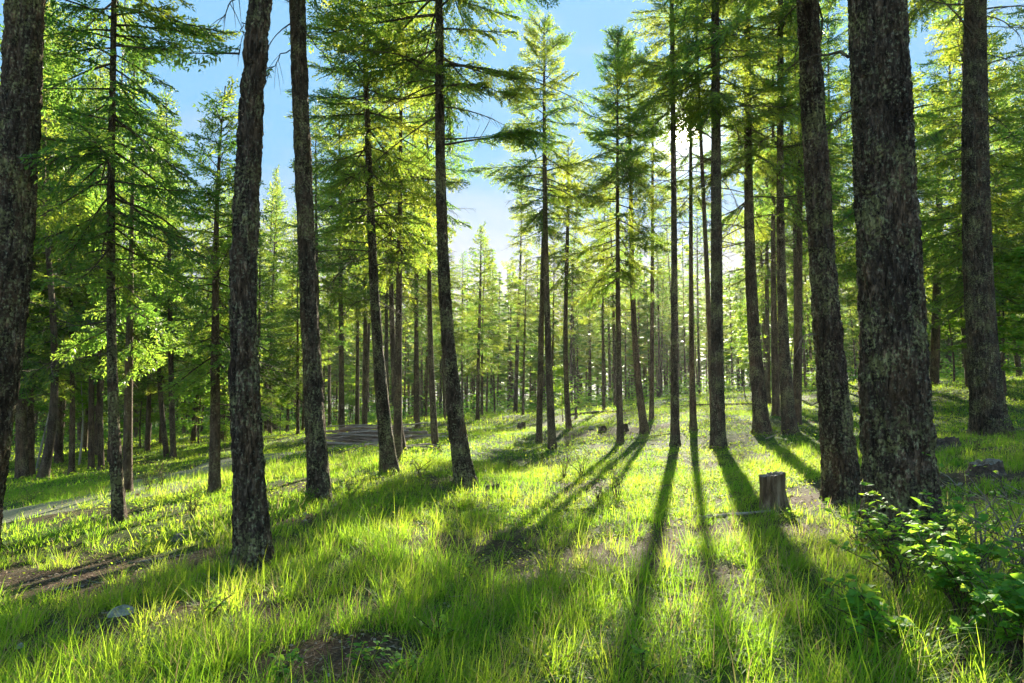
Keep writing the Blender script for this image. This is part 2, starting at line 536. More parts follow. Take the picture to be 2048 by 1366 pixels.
def grassy(x, y):
    g = np.clip(3.0 * fbm(x / 1.3, y / 1.3, 0, 31, 3) - .80, 0.10, 1)
    g = g * (1 - bare(x, y))
    pd = path_dist(x, y)
    g = g * np.where(pd < PATH_W, .34 + .5 * np.clip((pd - PATH_W * .6) / (PATH_W * .4), 0, 1), 1)
    return g


# ground sheet
def build_ground():
    n = 420
    u = np.linspace(-1, 1, n)
    xs = 400 * np.sinh(5.6 * u) / np.sinh(5.6)
    v = np.linspace(-.62, 1, n)
    ys = 4 + 500 * np.sinh(5.8 * v) / np.sinh(5.8)
    X, Y = np.meshgrid(xs, ys, indexing='ij')
    Z = ground(X, Y)
    pd = path_dist(X, Y)
    V = np.stack([X, Y, Z], -1).reshape(-1, 3)
    i, j = np.meshgrid(np.arange(n - 1), np.arange(n - 1), indexing='ij')
    Q = np.stack([i * n + j, (i + 1) * n + j, (i + 1) * n + j + 1, i * n + j + 1], -1).reshape(-1, 4)
    r = np.hypot(X, Y)
    T = grassy(X, Y) * .9 + .45 * np.clip((r - 9) / 12, 0, 1)
    T = T * (1 - .9 * bare(X, Y))
    me = mesh_from('ground', V, Q, [M_SOIL], None, T.ravel(), True)
    tag(link('ground', me), kind='structure')
    # track
    P = PATH_LINE
    tdir = np.gradient(P, axis=0); tdir = unit(tdir)
    nrm = np.stack([-tdir[:, 1], tdir[:, 0]], 1)
    k = 9
    V = []
    for a in range(len(P)):
        wob = 1 + .25 * (vnoise(a * .6, 0, 0, 4) - .5)
        for b in range(k):
            s = (b / (k - 1) - .5) * 2 * PATH_W * wob
            q = P[a] + nrm[a] * s
            V.append((q[0], q[1], float(ground(q[0], q[1])) + .022 * (1 - .75 * abs(s / PATH_W) ** 3)))
    Q = [[a * k + b, a * k + b + 1, (a + 1) * k + b + 1, (a + 1) * k + b] for a in range(len(P) - 1) for b in range(k - 1)]
    tag(link('path', mesh_from('path', np.array(V), np.array(Q), [M_PATH], smooth=True)), kind='structure')


build_ground()

# ------------------------------------------------------------------ grass, herbs, litter (nobody could count them)
rng = np.random.default_rng(7)
NO_GRASS = []          # discs (x, y, r) of trunks and stumps, filled in below by TREES


def wedge(n, r0, r1, half=0.86):
    """random points in the ground wedge in front of the camera between r0 and r1"""
    y = np.sqrt(rng.random(n) * (r1 ** 2 - r0 ** 2) + r0 ** 2)
    s = (rng.random(n) * 2 - 1) * half
    return y * s, y


def blades(x, y, az, L, W, lean, bend, seg, tint):
    n = len(x)
    z = ground(x, y) - .01
    s = np.linspace(0, 1, seg + 1)
    ang = lean[:, None] + bend[:, None] * s[None] ** 1.3       # angle from vertical
    dl = (L / seg)[:, None]
    hx = np.concatenate([np.zeros((n, 1)), np.cumsum(np.sin(ang[:, 1:]) * dl, 1)], 1)
    hz = np.concatenate([np.zeros((n, 1)), np.cumsum(np.cos(ang[:, 1:]) * dl, 1)], 1)
    w = W[:, None] * (1 - s[None] ** 1.8) * .5 + W[:, None] * .03
    ca, sa = np.cos(az)[:, None], np.sin(az)[:, None]
    cx = x[:, None] + hx * ca; cy = y[:, None] + hx * sa; cz = z[:, None] + hz
    A = np.stack([cx - sa * w, cy + ca * w, cz], -1)
    B = np.stack([cx + sa * w, cy - ca * w, cz], -1)
    V = np.stack([A, B], 2).reshape(n, -1, 3)
    k = (seg + 1) * 2
    base = (np.arange(n) * k)[:, None, None]
    q = np.array([[2 * i, 2 * i + 1, 2 * i + 3, 2 * i + 2] for i in range(seg)])[None]
    return V.reshape(-1, 3), (base + q).reshape(-1, 4), np.repeat(tint, k)


def thin(x, y, power=1.0):
    g = grassy(x, y) ** power
    keep = rng.random(len(x)) < g
    return x[keep], y[keep]


def make_grass():
    g = Geo()

    def tufts(nt, r0, r1, per, spread, Lr, W, seg, dry=.10, straightness=1.0):
        cx, cy = wedge(nt, r0, r1)
        cx, cy = thin(cx, cy)
        k = np.maximum(2, (per * (.4 + rng.random(len(cx)) * 1.2)).astype(int))
        idx = np.repeat(np.arange(len(cx)), k)
        n = len(idx)
        a = rng.random(n) * 2 * math.pi
        rr = spread * np.sqrt(rng.random(n))
        x = cx[idx] + rr * np.cos(a); y = cy[idx] + rr * np.sin(a)
        ok = np.ones(n, bool)
        for (tx, ty, tr) in NO_GRASS:
            ok &= (x - tx) ** 2 + (y - ty) ** 2 > tr ** 2
        x, y, a, idx = x[ok], y[ok], a[ok], idx[ok]; n = len(x)
        ts = .55 + rng.random(len(cx)) * .65
        big = fbm(cx / 3.1, cy / 3.1, 0, 77, 2)
        ts = ts * (.55 + .9 * big)
        L = (Lr[0] + (Lr[1] - Lr[0]) * rng.random(n)) * ts[idx]
        az = a + rng.normal(0, .5, n)
        az = np.where(rng.random(n) < .35, rng.normal(-.5, .8, n), az)
        lean = np.abs(rng.normal(.10, .16, n)) + .25 * rr[ok] / spread
        bend = np.abs(rng.normal(.95, .6, n)) * straightness
        tt = (rng.random(len(cx)))[idx] * .6 + rng.random(n) * .4
        tt = np.where(rng.random(n) < dry, 2.0, tt)
        g.add(*blades(x, y, az, L, W * (.6 + .8 * rng.random(n)), lean, bend, seg, tt)[:2], 0, None) if False else None
        V, Q, T = blades(x, y, az, L, W * (.6 + .8 * rng.random(n)), lean, bend, seg, tt)
        g.add(V, Q, 0, T)

    tufts(2300, 2.4, 8.0, 32, .085, (.14, .38), .0050, 6, .14)
    tufts(4600, 2.4, 8.0, 10, .10, (.06, .20), .0048, 3, .2)
    tufts(230, 2.4, 9.0, 5, .06, (.42, .72), .0055, 7, .25)
    tufts(7600, 8.0, 17, 20, .12, (.09, .27), .0075, 4, .13)
    tufts(9000, 8.0, 17, 8, .16, (.05, .13), .0075, 2, .15)
    tufts(19000, 17, 34, 10, .2, (.06, .20), .014, 2, .06)
    tufts(17000, 34, 70, 7, .34, (.10, .30), .035, 2, .05)
    o = g.build('grass', [M_GRASS])
    tag(o, kind='stuff')


def make_herbs():
    g = Geo()

    def cover(n, r0, r1, size, hr, power=.6):
        x, y = wedge(n, r0, r1)
        m = fbm(x / 1.1, y / 1.1, 0, 55, 2)
        keep = rng.random(n) < np.clip(3.2 * m - 1.05, .03, 1) * (1 - .85 * bare(x, y)) * np.where(path_dist(x, y) < PATH_W, .12, 1)
        x, y = x[keep], y[keep]; n = len(x)
        z = ground(x, y) + rng.random(n) ** 1.5 * hr + .01
        az = rng.random(n) * 2 * math.pi; el = rng.normal(.15, .35, n)
        D = np.stack([np.cos(az) * np.cos(el), np.sin(az) * np.cos(el), np.sin(el)], 1)
        N = unit(np.cross(D, [0, 0, 1.0])); roll = rng.normal(0, .45, n)[:, None]
        N = unit(N * np.cos(roll) + np.cross(D, N) * np.sin(roll))
        L = size * (.6 + .8 * rng.random(n))
        V, Q = diamonds(np.stack([x, y, z], 1), D, N, L, L * .62)
        t = rng.random(n); t = np.where(rng.random(n) < .06, 2, t)
        g.add(V, Q, 0, np.repeat(t, 4))
    cover(26000, 2.4, 8, .026, .10)
    cover(60000, 8, 18, .042, .10)
    cover(60000, 18, 38, .075, .14)
    cover(30000, 38, 75, .16, .25)
    tag(g.build('ground_cover', [M_HERB]), kind='stuff')


def make_litter():
    g = Geo()
    for n, r0, r1, s in ((46000, 2.4, 8, 1), (34000, 8, 20, 1.7), (14000, 20, 40, 3)):
        x, y = wedge(n, r0, r1)
        keep = rng.random(n) < .22 + .78 * bare(x, y)
        x, y = x[keep], y[keep]; m = len(x)
        az = rng.random(m) * 2 * math.pi; el = rng.normal(.0, .16, m)
        D = np.stack([np.cos(az) * np.cos(el), np.sin(az) * np.cos(el), np.sin(el)], 1)
        N = unit(np.cross(D, [0, 0, 1.0])); ro = rng.normal(0, .6, m)[:, None]
        N = unit(N * np.cos(ro) + np.cross(D, N) * np.sin(ro))
        kind = rng.random(m)
        L = np.where(kind < .7, .03 + .05 * rng.random(m), .015 + .025 * rng.random(m)) * s
        L = np.where(kind > .985, .12 + .25 * rng.random(m), L)
        W = np.where(kind < .7, .0035, L * .6) * s
        W = np.where(kind > .985, .008, W)
        V, Q = diamonds(np.stack([x, y, ground(x, y) + .006 + .014 * rng.random(m)], 1), D, N, L, W)
        g.add(V, Q, 0, np.repeat(rng.random(m), 4))
    tag(g.build('forest_litter', [M_LITTER]), kind='stuff')


# ------------------------------------------------------------------ conifer parts
def branch_template(L, seed, lod=0, dens=1.0, bareness=.18):
    """a flat spray along +x: wood (mat 0) and needle sprigs (mat 1)"""
    r = np.random.default_rng(seed)
    sp = (.036, .062, .115)[lod]; sl = (.088, .140, .29)[lod]; sw = (.026, .048, .085)[lod]
    G = Geo()
    ns = 7
    s = np.linspace(0, 1, ns)
    droop = .10 + .12 * r.random(); up = .16 * r.random()
    ywob = r.normal(0, .04, 2)

    def axis(s):
        s = np.asarray(s)
        return np.stack([s * L * .97, L * (ywob[0] * np.sin(3.1 * s) + ywob[1] * s), L * (-droop * s ** 1.5 * 1.6 + up * s ** 3 * 1.6)], -1)
    P = axis(s)
    V, Q = tube(P, np.interp(s, [0, 1], [.009 + .0075 * L, .003]), 3)
    G.add(V, Q, 0, .5)
    SP, SD, SN, SL = [], [], [], []
    k = 0
    pos = bareness + .05 * r.random()
    side = 1
    while pos < 1:
        l = L * .40 * (1 - pos) ** .75 * (.55 + .6 * r.random()) + .07
        if pos < bareness + .15: l *= .75
        if r.random() < dens:
            a = axis(pos); b = axis(min(1, pos + .02)); d = unit(b - a)
            th = side * (math.radians(58) - .35 * pos) + r.normal(0, .12)
            D = np.array([d[0] * math.cos(th) - d[1] * math.sin(th), d[0] * math.sin(th) + d[1] * math.cos(th), d[2] * .6 - .14 + r.normal(0, .24)])
            D = unit(D)
            e = a + D * l * .55; f = a + D * l + np.array([0, 0, -.10 * l])
            w = np.array([0, 0, .0035 + .002 * L])
            G.add(np.array([a - w, f - w * .3, f + w * .3, a + w]), np.array([[0, 1, 2, 3]]), 0, .5)
            # needle sprigs along this shoot
            m = max(2, int(l / sp))
            q = np.linspace(.12 if lod < 2 else .2, 1, m)
            q2 = np.concatenate([q, q]) if lod < 2 else q
            sg = np.concatenate([np.ones(m), -np.ones(m)]) if lod < 2 else np.where(np.arange(m) % 2, 1, -1)
            base = a + D[None] * (l * q2)[:, None] + np.stack([q2 * 0, q2 * 0, -.10 * l * q2 ** 2], 1)
            th2 = sg * (math.radians(42)) + r.normal(0, .22, len(q2))
            c, si = np.cos(th2), np.sin(th2)
            DD = np.stack([D[0] * c - D[1] * si, D[0] * si + D[1] * c, D[2] + r.normal(-.06, .34, len(q2))], 1)
            DD = unit(DD)
            SP.append(base); SD.append(DD)
            SL.append(sl * (.55 + .7 * r.random(len(q2))) * (1.15 - .4 * q2))
        side = -side
        pos += sp * .95 / L * (.7 + .6 * r.random())
    if SP:
        SP = np.concatenate(SP); SD = np.concatenate(SD); SL = np.concatenate(SL)
        N = unit(np.cross(SD, [0, 0, 1.0])); ro = r.normal(0, .75, len(SP))[:, None]
        N = unit(N * np.cos(ro) + np.cross(SD, N) * np.sin(ro))
        V, Q = diamonds(SP, SD, N, SL, sw * (.7 + .6 * r.random(len(SP))))
        tt = r.random() * .35 + r.random(len(SP)) * .65
        G.add(V, Q, 1, np.repeat(tt, 4))
    return G.arrays()


def dead_template(L, seed, twigs=10):
    r = np.random.default_rng(seed)
    G = Geo()
    s = np.linspace(0, 1, 7)
    wob = r.normal(0, .07, 3)
    P = np.stack([s * L, L * (wob[0] * np.sin(4 * s) + wob[1] * s), L * (-.05 * s - (.12 + .25 * r.random()) * s ** 2)], -1)
    V, Q = tube(P, np.interp(s, [0, 1], [.008 + .006 * L, .002]), 3)
    G.add(V, Q, 0, .5)
    for i in range(int(twigs * L)):
        p = .2 + .8 * r.random(); a = np.array([np.interp(p, s, P[:, j]) for j in range(3)])
        th = r.choice([-1, 1]) * (.6 + .5 * r.random()); l = (.12 + .28 * r.random()) * (1.1 - p * .6) * min(1, L)
        t = np.linspace(0, 1, 4)
        D = np.array([math.cos(th), math.sin(th), -.2 - .4 * r.random()])
        W = a + D * (t[:, None] * l) + np.stack([t * 0, t * 0, -.35 * l * t ** 2], 1)
        V, Q = tube(W, np.interp(t, [0, 1], [.0045, .0015]), 3)
        G.add(V, Q, 0, .5)
    return G.arrays()


LENS = (.35, .6, .9, 1.3, 1.8, 2.4)
TPL = {(lod, i, k): branch_template(Lx, 100 * lod + 10 * i + k, lod) for lod in (0, 1, 2) for i, Lx in enumerate(LENS) for k in range(3 if lod < 2 else 2)}
DEAD = {(i, k): dead_template(Lx, 900 + 10 * i + k) for i, Lx in enumerate((.4, .8, 1.4, 2.0)) for k in range(3)}


def place(G, arr, L0, L, az, el, roll, org, mats=None, tshift=0.0):
    V, Q, M, T = arr
    s = L / L0
    ca, sa, ce, se, cr, sr = math.cos(az), math.sin(az), math.cos(el), math.sin(el), math.cos(roll), math.sin(roll)
    Rx = np.array([[1, 0, 0], [0, cr, -sr], [0, sr, cr]])
    Ry = np.array([[ce, 0, -se], [0, 1, 0], [se, 0, ce]])
    Rz = np.array([[ca, -sa, 0], [sa, ca, 0], [0, 0, 1]])
    G.add((V * s) @ (Rz @ Ry @ Rx).T + org, Q, M, T if not tshift else np.clip(T + tshift, 0, 1))


def crown_geo(line, z0, z1, rmax, seed, lod=0, gap=.17, dead_to=None, thin_=0.0, shape=.8, az_bias=None, droop=0.0):
    """branches round a trunk line: z0..z1 live, dead limbs down to dead_to"""
    r = np.random.default_rng(seed)
    G = Geo()
    nk = 3 if lod < 2 else 2
    H = z1 - z0
    z = z0
    az = r.random() * 6
    while z < z1 - .15:
        t = (z - z0) / H
        L = rmax * ((1 - t) ** shape) * (.62 + .38 * min(1, t / .18)) * (.42 + .85 * r.random()) + .14
        az += 2.4 + r.normal(0, .5)
        if r.random() > thin_ * (1 - t):
            i = min(range(len(LENS)), key=lambda j: abs(LENS[j] - L))
            el = math.radians(-12 - 12 * (1 - t) + 55 * t ** 1.3) + r.normal(0, .23) + .12 - droop
            place(G, TPL[(lod, i, r.integers(nk))], LENS[i], L, az, el, r.normal(0, .45), line(z), tshift=r.normal(0, .14))
        z += .62 * gap * (.5 + r.random()) * (.55 + .45 * (1 - t))
    # leader
    place(G, TPL[(lod, 0, 0)], .35, .45, 0, 1.4, 0, line(z1 - .35))
    if dead_to is not None:
        z = dead_to
        while z < z0 + .8:
            L = rmax * (.35 + .75 * r.random()) * (.5 + .5 * (z - dead_to) / max(.1, z0 - dead_to))
            i = min(range(4), key=lambda j: abs((.4, .8, 1.4, 2.0)[j] - L))
            place(G, DEAD[(i, r.integers(3))], (.4, .8, 1.4, 2.0)[i], L, r.random() * 6.28, r.normal(-.05, .16), r.normal(0, .8), line(z))
            z += gap * (.7 + 1.1 * r.random())
    return G


def trunk_geo(P, R, k, dz, bark_amp=0.0, seed=0, stub=0):
    """trunk along key points P (base first) with key radii R, ring spacing dz"""
    P = np.asarray(P, float); R = np.asarray(R, float)
    zs = np.arange(P[0][2] - .25, P[-1][2], dz)
    zs = np.append(zs, P[-1][2])
    C = np.stack([smooth_interp(zs, P[:, 2], P[:, 0]), smooth_interp(zs, P[:, 2], P[:, 1]), zs], 1)
    rad = np.interp(zs, P[:, 2], R)
    h = zs - P[0][2]
    flare = np.exp(-np.clip(h, 0, None) / (1.1 * R[0] + .02))
    th = np.linspace(0, 2 * math.pi, k, endpoint=False)
    TH, Z = np.meshgrid(th, zs)
    r = rad[:, None] * np.ones_like(TH)
    lob = (np.sin(TH * 5 + seed) * .5 + np.sin(TH * 3 + 2 * seed) * .5)
    r = r * (1 + flare[:, None] * (.30 + .26 * lob)) * (1 + .03 * np.sin(TH * 2 + seed + Z * .5))
    if bark_amp:
        X, Y = np.cos(TH) * R[0] * 1.0, np.sin(TH) * R[0] * 1.0
        w = (fbm(X * 6, Y * 6, Z * 2, seed + 3, 2) - .5) * .35
        n1 = np.abs(2 * vnoise(X * 15 + w * 5, Y * 15 + w * 5, Z * 2.6, seed) - 1)
        n2 = np.abs(2 * vnoise(X * 27 + w * 9, Y * 27, Z * 5.5 + w * 6, seed + 1) - 1)
        n3 = fbm(X * 60, Y * 60, Z * 34, seed + 2, 2)
        d = np.clip(n1 * 2.4, 0, 1) * .8 + np.clip(n2 * 2.0, 0, 1) * .55 + (n3 - .5) * 1.1
        r = r + bark_amp * (d - .9)
    V = np.stack([C[:, 0][:, None] + r * np.cos(TH), C[:, 1][:, None] + r * np.sin(TH), Z], -1).reshape(-1, 3)
    n = len(zs)
    i, j = np.meshgrid(np.arange(n - 1), np.arange(k), indexing='ij')
    j2 = (j + 1) % k
    Q = np.stack([i * k + j, i * k + j2, (i + 1) * k + j2, (i + 1) * k + j], -1).reshape(-1, 4)
    G = Geo()
    G.add(V, Q, 0, .5)
    rr = np.random.default_rng(seed + 50)
    for q in range(stub):
        z = P[0][2] + 1.0 + rr.random() * (min(P[-1][2], P[0][2] + 9) - P[0][2] - 1)
        c = np.array([np.interp(z, zs, C[:, 0]), np.interp(z, zs, C[:, 1]), z])
        az = rr.random() * 6.28; l = .08 + .3 * rr.random() ** 2; r0 = np.interp(z, zs, rad)
        t = np.linspace(0, 1, 4)[:, None]
        D = np.array([math.cos(az), math.sin(az), rr.normal(.0, .3)])
        V, Q = tube(c + D * (r0 * .8 + l * t) + np.array([0, 0, -.2]) * l * t ** 2, [.012, .009, .006, .003], 4)
        G.add(V, Q, 0, .5)
    return G, C, zs


def smooth_interp(z, zk, vk):
    """quadratic through three keys, linear through more or beyond"""
    if len(zk) < 3:
        return np.interp(z, zk, vk)
    c = np.polyfit(zk - zk[0], vk, min(len(zk) - 1, 3) if len(zk) > 3 else 2)
    return np.polyval(c, z - zk[0])


# ------------------------------------------------------------------ the firs one can tell apart
# pts: photo pixels (x, y, trunk width) from the base up; top: tip pixel y or height in metres (H)
# crown: (pixel y where the live crown starts, spread in metres, dead limbs from pixel y or None)
TREES = [
 dict(label='massive fir trunk cut by the left edge of the photo', pts=[(-66, 1110, 96), (-38, 960, 80), (-10, 810, 77), (5, 683, 76), (34, 300, 72), (52, 0, 68)], H=19, crown=(-300, 2.6, None), near=2, stub=3),
 dict(label='slim dark fir with drooping layered boughs beside the pale trunk', pts=[(240, 1046, 27), (224, 683, 16), (222, 350, 13), (229, 0, 10)], H=12.5, crown=(500, 1.75, 640), gap=.12, near=0),
 dict(label='slim pale-barked larch with bright hanging sprays behind the slim dark fir', pts=[(255, 986, 19), (259, 683, 13), (263, 480, 8)], H=8.2, crown=(745, 1.1, 790), pale=True, larch=True, gap=.2),
 dict(label='pointed narrow fir with its whole tip against the blue sky', pts=[(428, 986, 23), (432, 500, 11), (449, 190, 2)], tip=172, crown=(760, 1.45, 860), gap=.115, shape=.85),
 dict(label='thick lichen-speckled fir trunk standing left of the brown straight trunk', pts=[(513, 1136, 74), (492, 900, 60), (487, 683, 54), (497, 350, 50), (520, 0, 45)], H=20, crown=(-420, 2.6, None), near=2, stub=5),
 dict(label='straight reddish brown fir trunk in front of the log pile end', pts=[(640, 1006, 46), (622, 683, 36), (605, 300, 33), (594, 0, 31)], H=20, crown=(-150, 2.0, 60), near=1, stub=3),
 dict(label='ragged fir with many dead drooping limbs leaning over the log pile', pts=[(780, 946, 36), (755, 683, 21), (742, 430, 15), (731, 150, 9)], H=11.6, crown=(440, 2.0, 640), gap=.11, near=0, thin_=.3),
 dict(label='fir trunk rising close behind the ragged fir, almost touching its base', pts=[(795, 925, 20), (797, 683, 14), (800, 400, 9)], H=12, crown=(500, 1.6, 660), gap=.12, thin_=.3),
 dict(label='slender fir leaning behind the twin trunks by the log pile', pts=[(806, 903, 17), (786, 700, 11), (782, 540, 8)], H=10, crown=(560, 1.5, 700), gap=.13),
 dict(label='thin straight fir between the log pile and the big leaning trunk', pts=[(871, 898, 15), (861, 683, 10), (857, 420, 6)], H=12, crown=(440, 1.6, 620), gap=.13),
 dict(label='leaning fir trunk in the middle with long bare curving limbs above', pts=[(931, 972, 42), (896, 683, 25), (881, 300, 19), (878, 0, 15)], H=14.5, crown=(170, 2.3, 330), gap=.16, near=1, thin_=.25),
 dict(label='left one of the paired trunks in front of the mound', pts=[(1078, 886, 13), (1082, 683, 11), (1086, 500, 8)], H=10, crown=(460, 1.1, 620), gap=.19, thin_=.3),
 dict(label='fir with a full rounded crown against the sky gap, right one of the paired trunks', pts=[(1105, 900, 18), (1096, 683, 13), (1089, 300, 8), (1088, 80, 3)], tip=36, crown=(420, 1.5, 560), gap=.115, shape=.6, thin_=.45),
 dict(label='fir with a forked leaning stem near the small dead snag', pts=[(1138, 858, 13), (1131, 683, 9), (1136, 420, 6)], tip=285, crown=(560, 1.3, 640), gap=.15),
 dict(label='dark green fir with dense foliage bordering the sky gap', pts=[(1241, 886, 15), (1237, 683, 10), (1235, 400, 7)], tip=60, crown=(560, 1.6, 700), gap=.12, shape=.6, thin_=.35),
 dict(label='gently curved thin fir whose foot bends right on the bare mound', pts=[(1290, 866, 18), (1270, 683, 11), (1261, 340, 8)], H=14, crown=(380, 1.4, 520), gap=.14, thin_=.1),
 dict(label='thin fir standing just behind the curved fir on the mound', pts=[(1303, 840, 10), (1304, 683, 8), (1305, 400, 6)], H=14, crown=(420, 1.2, 560), gap=.2),
 dict(label='slim fir whose trunk passes just left of the sun and casts the long left shadow', pts=[(1350, 890, 19), (1349, 683, 14), (1347, 300, 10), (1343, 0, 8)], H=15, crown=(225, 1.8, 480), gap=.15, near=0),
 dict(label='thin fir directly under the sun casting the middle shadow', pts=[(1387, 861, 15), (1383, 683, 10), (1381, 260, 6)], H=11.5, crown=(225, 1.2, 520), gap=.2, thin_=.2),
 dict(label='straight brown fir trunk right of the sun with a flat wide foot', pts=[(1436, 897, 31), (1434, 683, 24), (1432, 300, 18), (1430, 0, 14)], H=17, crown=(230, 1.9, 520), gap=.14, thin_=.1, near=1),
 dict(label='leaning thin trunk half hidden behind the straight brown fir', pts=[(1428, 880, 14), (1418, 640, 10), (1404, 330, 7)], H=16, crown=(220, 1.3, 500), gap=.22, thin_=.3),
 dict(label='fir trunk leaning left whose flared foot meets a fallen stick', pts=[(1526, 866, 33), (1508, 683, 23), (1497, 300, 15), (1493, 0, 12)], H=19, crown=(430, 2.1, 560), gap=.13, thin_=.7, near=1),
 dict(label='thin trunk beside the two touching trunks, slightly farther off', pts=[(1553, 832, 17), (1547, 600, 10), (1546, 380, 7)], H=20, crown=(400, 1.7, 560), gap=.15, thin_=.6),
 dict(label='left of the two touching trunks behind the speckled leaning fir', pts=[(1580, 866, 29), (1567, 683, 19), (1561, 300, 13), (1560, 0, 10)], H=19, crown=(430, 2.0, 560), gap=.13, thin_=.7, near=0),
 dict(label='right of the two touching trunks behind the speckled leaning fir', pts=[(1592, 850, 20), (1596, 683, 15), (1600, 300, 9)], H=18, crown=(380, 1.8, 560), gap=.14, thin_=.6),
 dict(label='speckled leaning fir trunk behind the stump with a peeling left edge', pts=[(1688, 1000, 74), (1656, 683, 56), (1632, 300, 48), (1614, 0, 42)], H=21, crown=(-120, 2.5, 60), near=2, stub=4),
 dict(label='widest fir trunk with cracked black bark and grey lichen above the leafy shrub', pts=[(1802, 1100, 150), (1784, 683, 126), (1770, 350, 117), (1753, 0, 107)], H=24, crown=(-600, 3.0, None), near=3, stub=3),
 dict(label='thick dark fir trunk near the right edge with pale scars', pts=[(1983, 872, 68), (1961, 683, 55), (1953, 300, 47), (1949, 0, 40)], H=22, crown=(-60, 2.6, 330), near=2, stub=3, gap=.2),
 dict(label='fir standing far back between the widest trunk and the thick dark trunk', pts=[(1868, 772, 18), (1874, 560, 14), (1880, 300, 9)], H=18, crown=(520, 2.6, 640), gap=.2, lod=1),
 dict(label='distant pointed fir at the foot of the central sky gap', pts=[(955, 840, 8), (959, 640, 6), (962, 480, 2)], tip=450, crown=(740, 1.5, 790), gap=.17, lod=1),
 dict(label='thin pale trunk rising from the crest right of the central sky gap', pts=[(1031, 826, 9), (1036, 660, 7), (1042, 480, 3)], tip=340, crown=(640, 1.7, 720), gap=.2, lod=1),
 dict(label='bent pale trunk sweeping left at its foot at the edge of the lane', pts=[(84, 962, 22), (103, 860, 15), (104, 600, 11)], H=13, crown=(740, 1.9, 850), lod=1, pale=True),
 dict(label='black trunk third from the left at the lane edge', pts=[(45, 958, 24), (42, 800, 18), (40, 600, 14)], H=15, crown=(760, 2.2, None), lod=1),
 dict(label='black trunk beside the bent pale one at the lane edge', pts=[(62, 955, 16), (60, 800, 13), (64, 600, 10)], H=14, crown=(740, 2.1, None), lod=1),
 dict(label='trunk with a pale foot alone on the lane verge', pts=[(143, 948, 12), (145, 800, 9), (142, 600, 7)], H=12, crown=(730, 1.9, 800), lod=1),
 dict(label='left trunk of the straight dark pair beyond the lane', pts=[(183, 940, 12), (183, 800, 10), (185, 600, 8)], H=13, crown=(740, 1.9, None), lod=1),
 dict(label='right trunk of the straight dark pair beyond the lane', pts=[(203, 942, 12), (200, 800, 10), (198, 600, 8)], H=13, crown=(700, 2.0, None), lod=1),
 dict(label='tall fir crowned in dense yellow green behind the left edge trunk', pts=[(110, 905, 14), (112, 600, 10), (118, 300, 6)], H=19, crown=(640, 2.7, None), gap=.14, lod=1),
 dict(label='leaning thin trunk with its foot to the right behind the pale larch', pts=[(334, 915, 12), (322, 800, 9), (312, 640, 6)], H=12, crown=(740, 1.7, 800), lod=1),
 dict(label='dark trunk close behind the leaning thin one', pts=[(347, 916, 12), (343, 780, 10), (340, 600, 8)], H=14, crown=(700, 2.1, 800), lod=1),
 dict(label='yellow-tipped fir behind the left end of the log pile', pts=[(684, 868, 12), (682, 640, 9), (680, 400, 6)], H=17.5, crown=(600, 2.3, 700), gap=.13, lod=1),
 dict(label='yellow-tipped fir behind the middle of the log pile', pts=[(729, 862, 11), (731, 640, 8), (728, 400, 6)], H=17.5, crown=(620, 2.3, 720), gap=.14, lod=1),
 dict(label='yellow-tipped fir behind the right end of the log pile', pts=[(835, 858, 10), (833, 640, 8), (832, 400, 5)], H=17, crown=(600, 2.2, 700), gap=.14, lod=1),
 dict(label='full green fir close behind the lichen-speckled trunk', pts=[(473, 890, 14), (470, 640, 10), (468, 420, 6)], H=10.5, crown=(700, 2.0, 780), gap=.13, lod=1),
 dict(label='bushy fir whose crown fills the top left corner', pts=[(118, 925, 16), (112, 640, 12), (100, 300, 8)], H=20, crown=(620, 2.8, 760), gap=.13, lod=1),
 dict(label='narrow fir seen between the two thick left trunks', pts=[(551, 860, 14), (549, 640, 9), (552, 420, 4)], tip=335, crown=(720, 2.0, 780), gap=.15, lod=1),
]


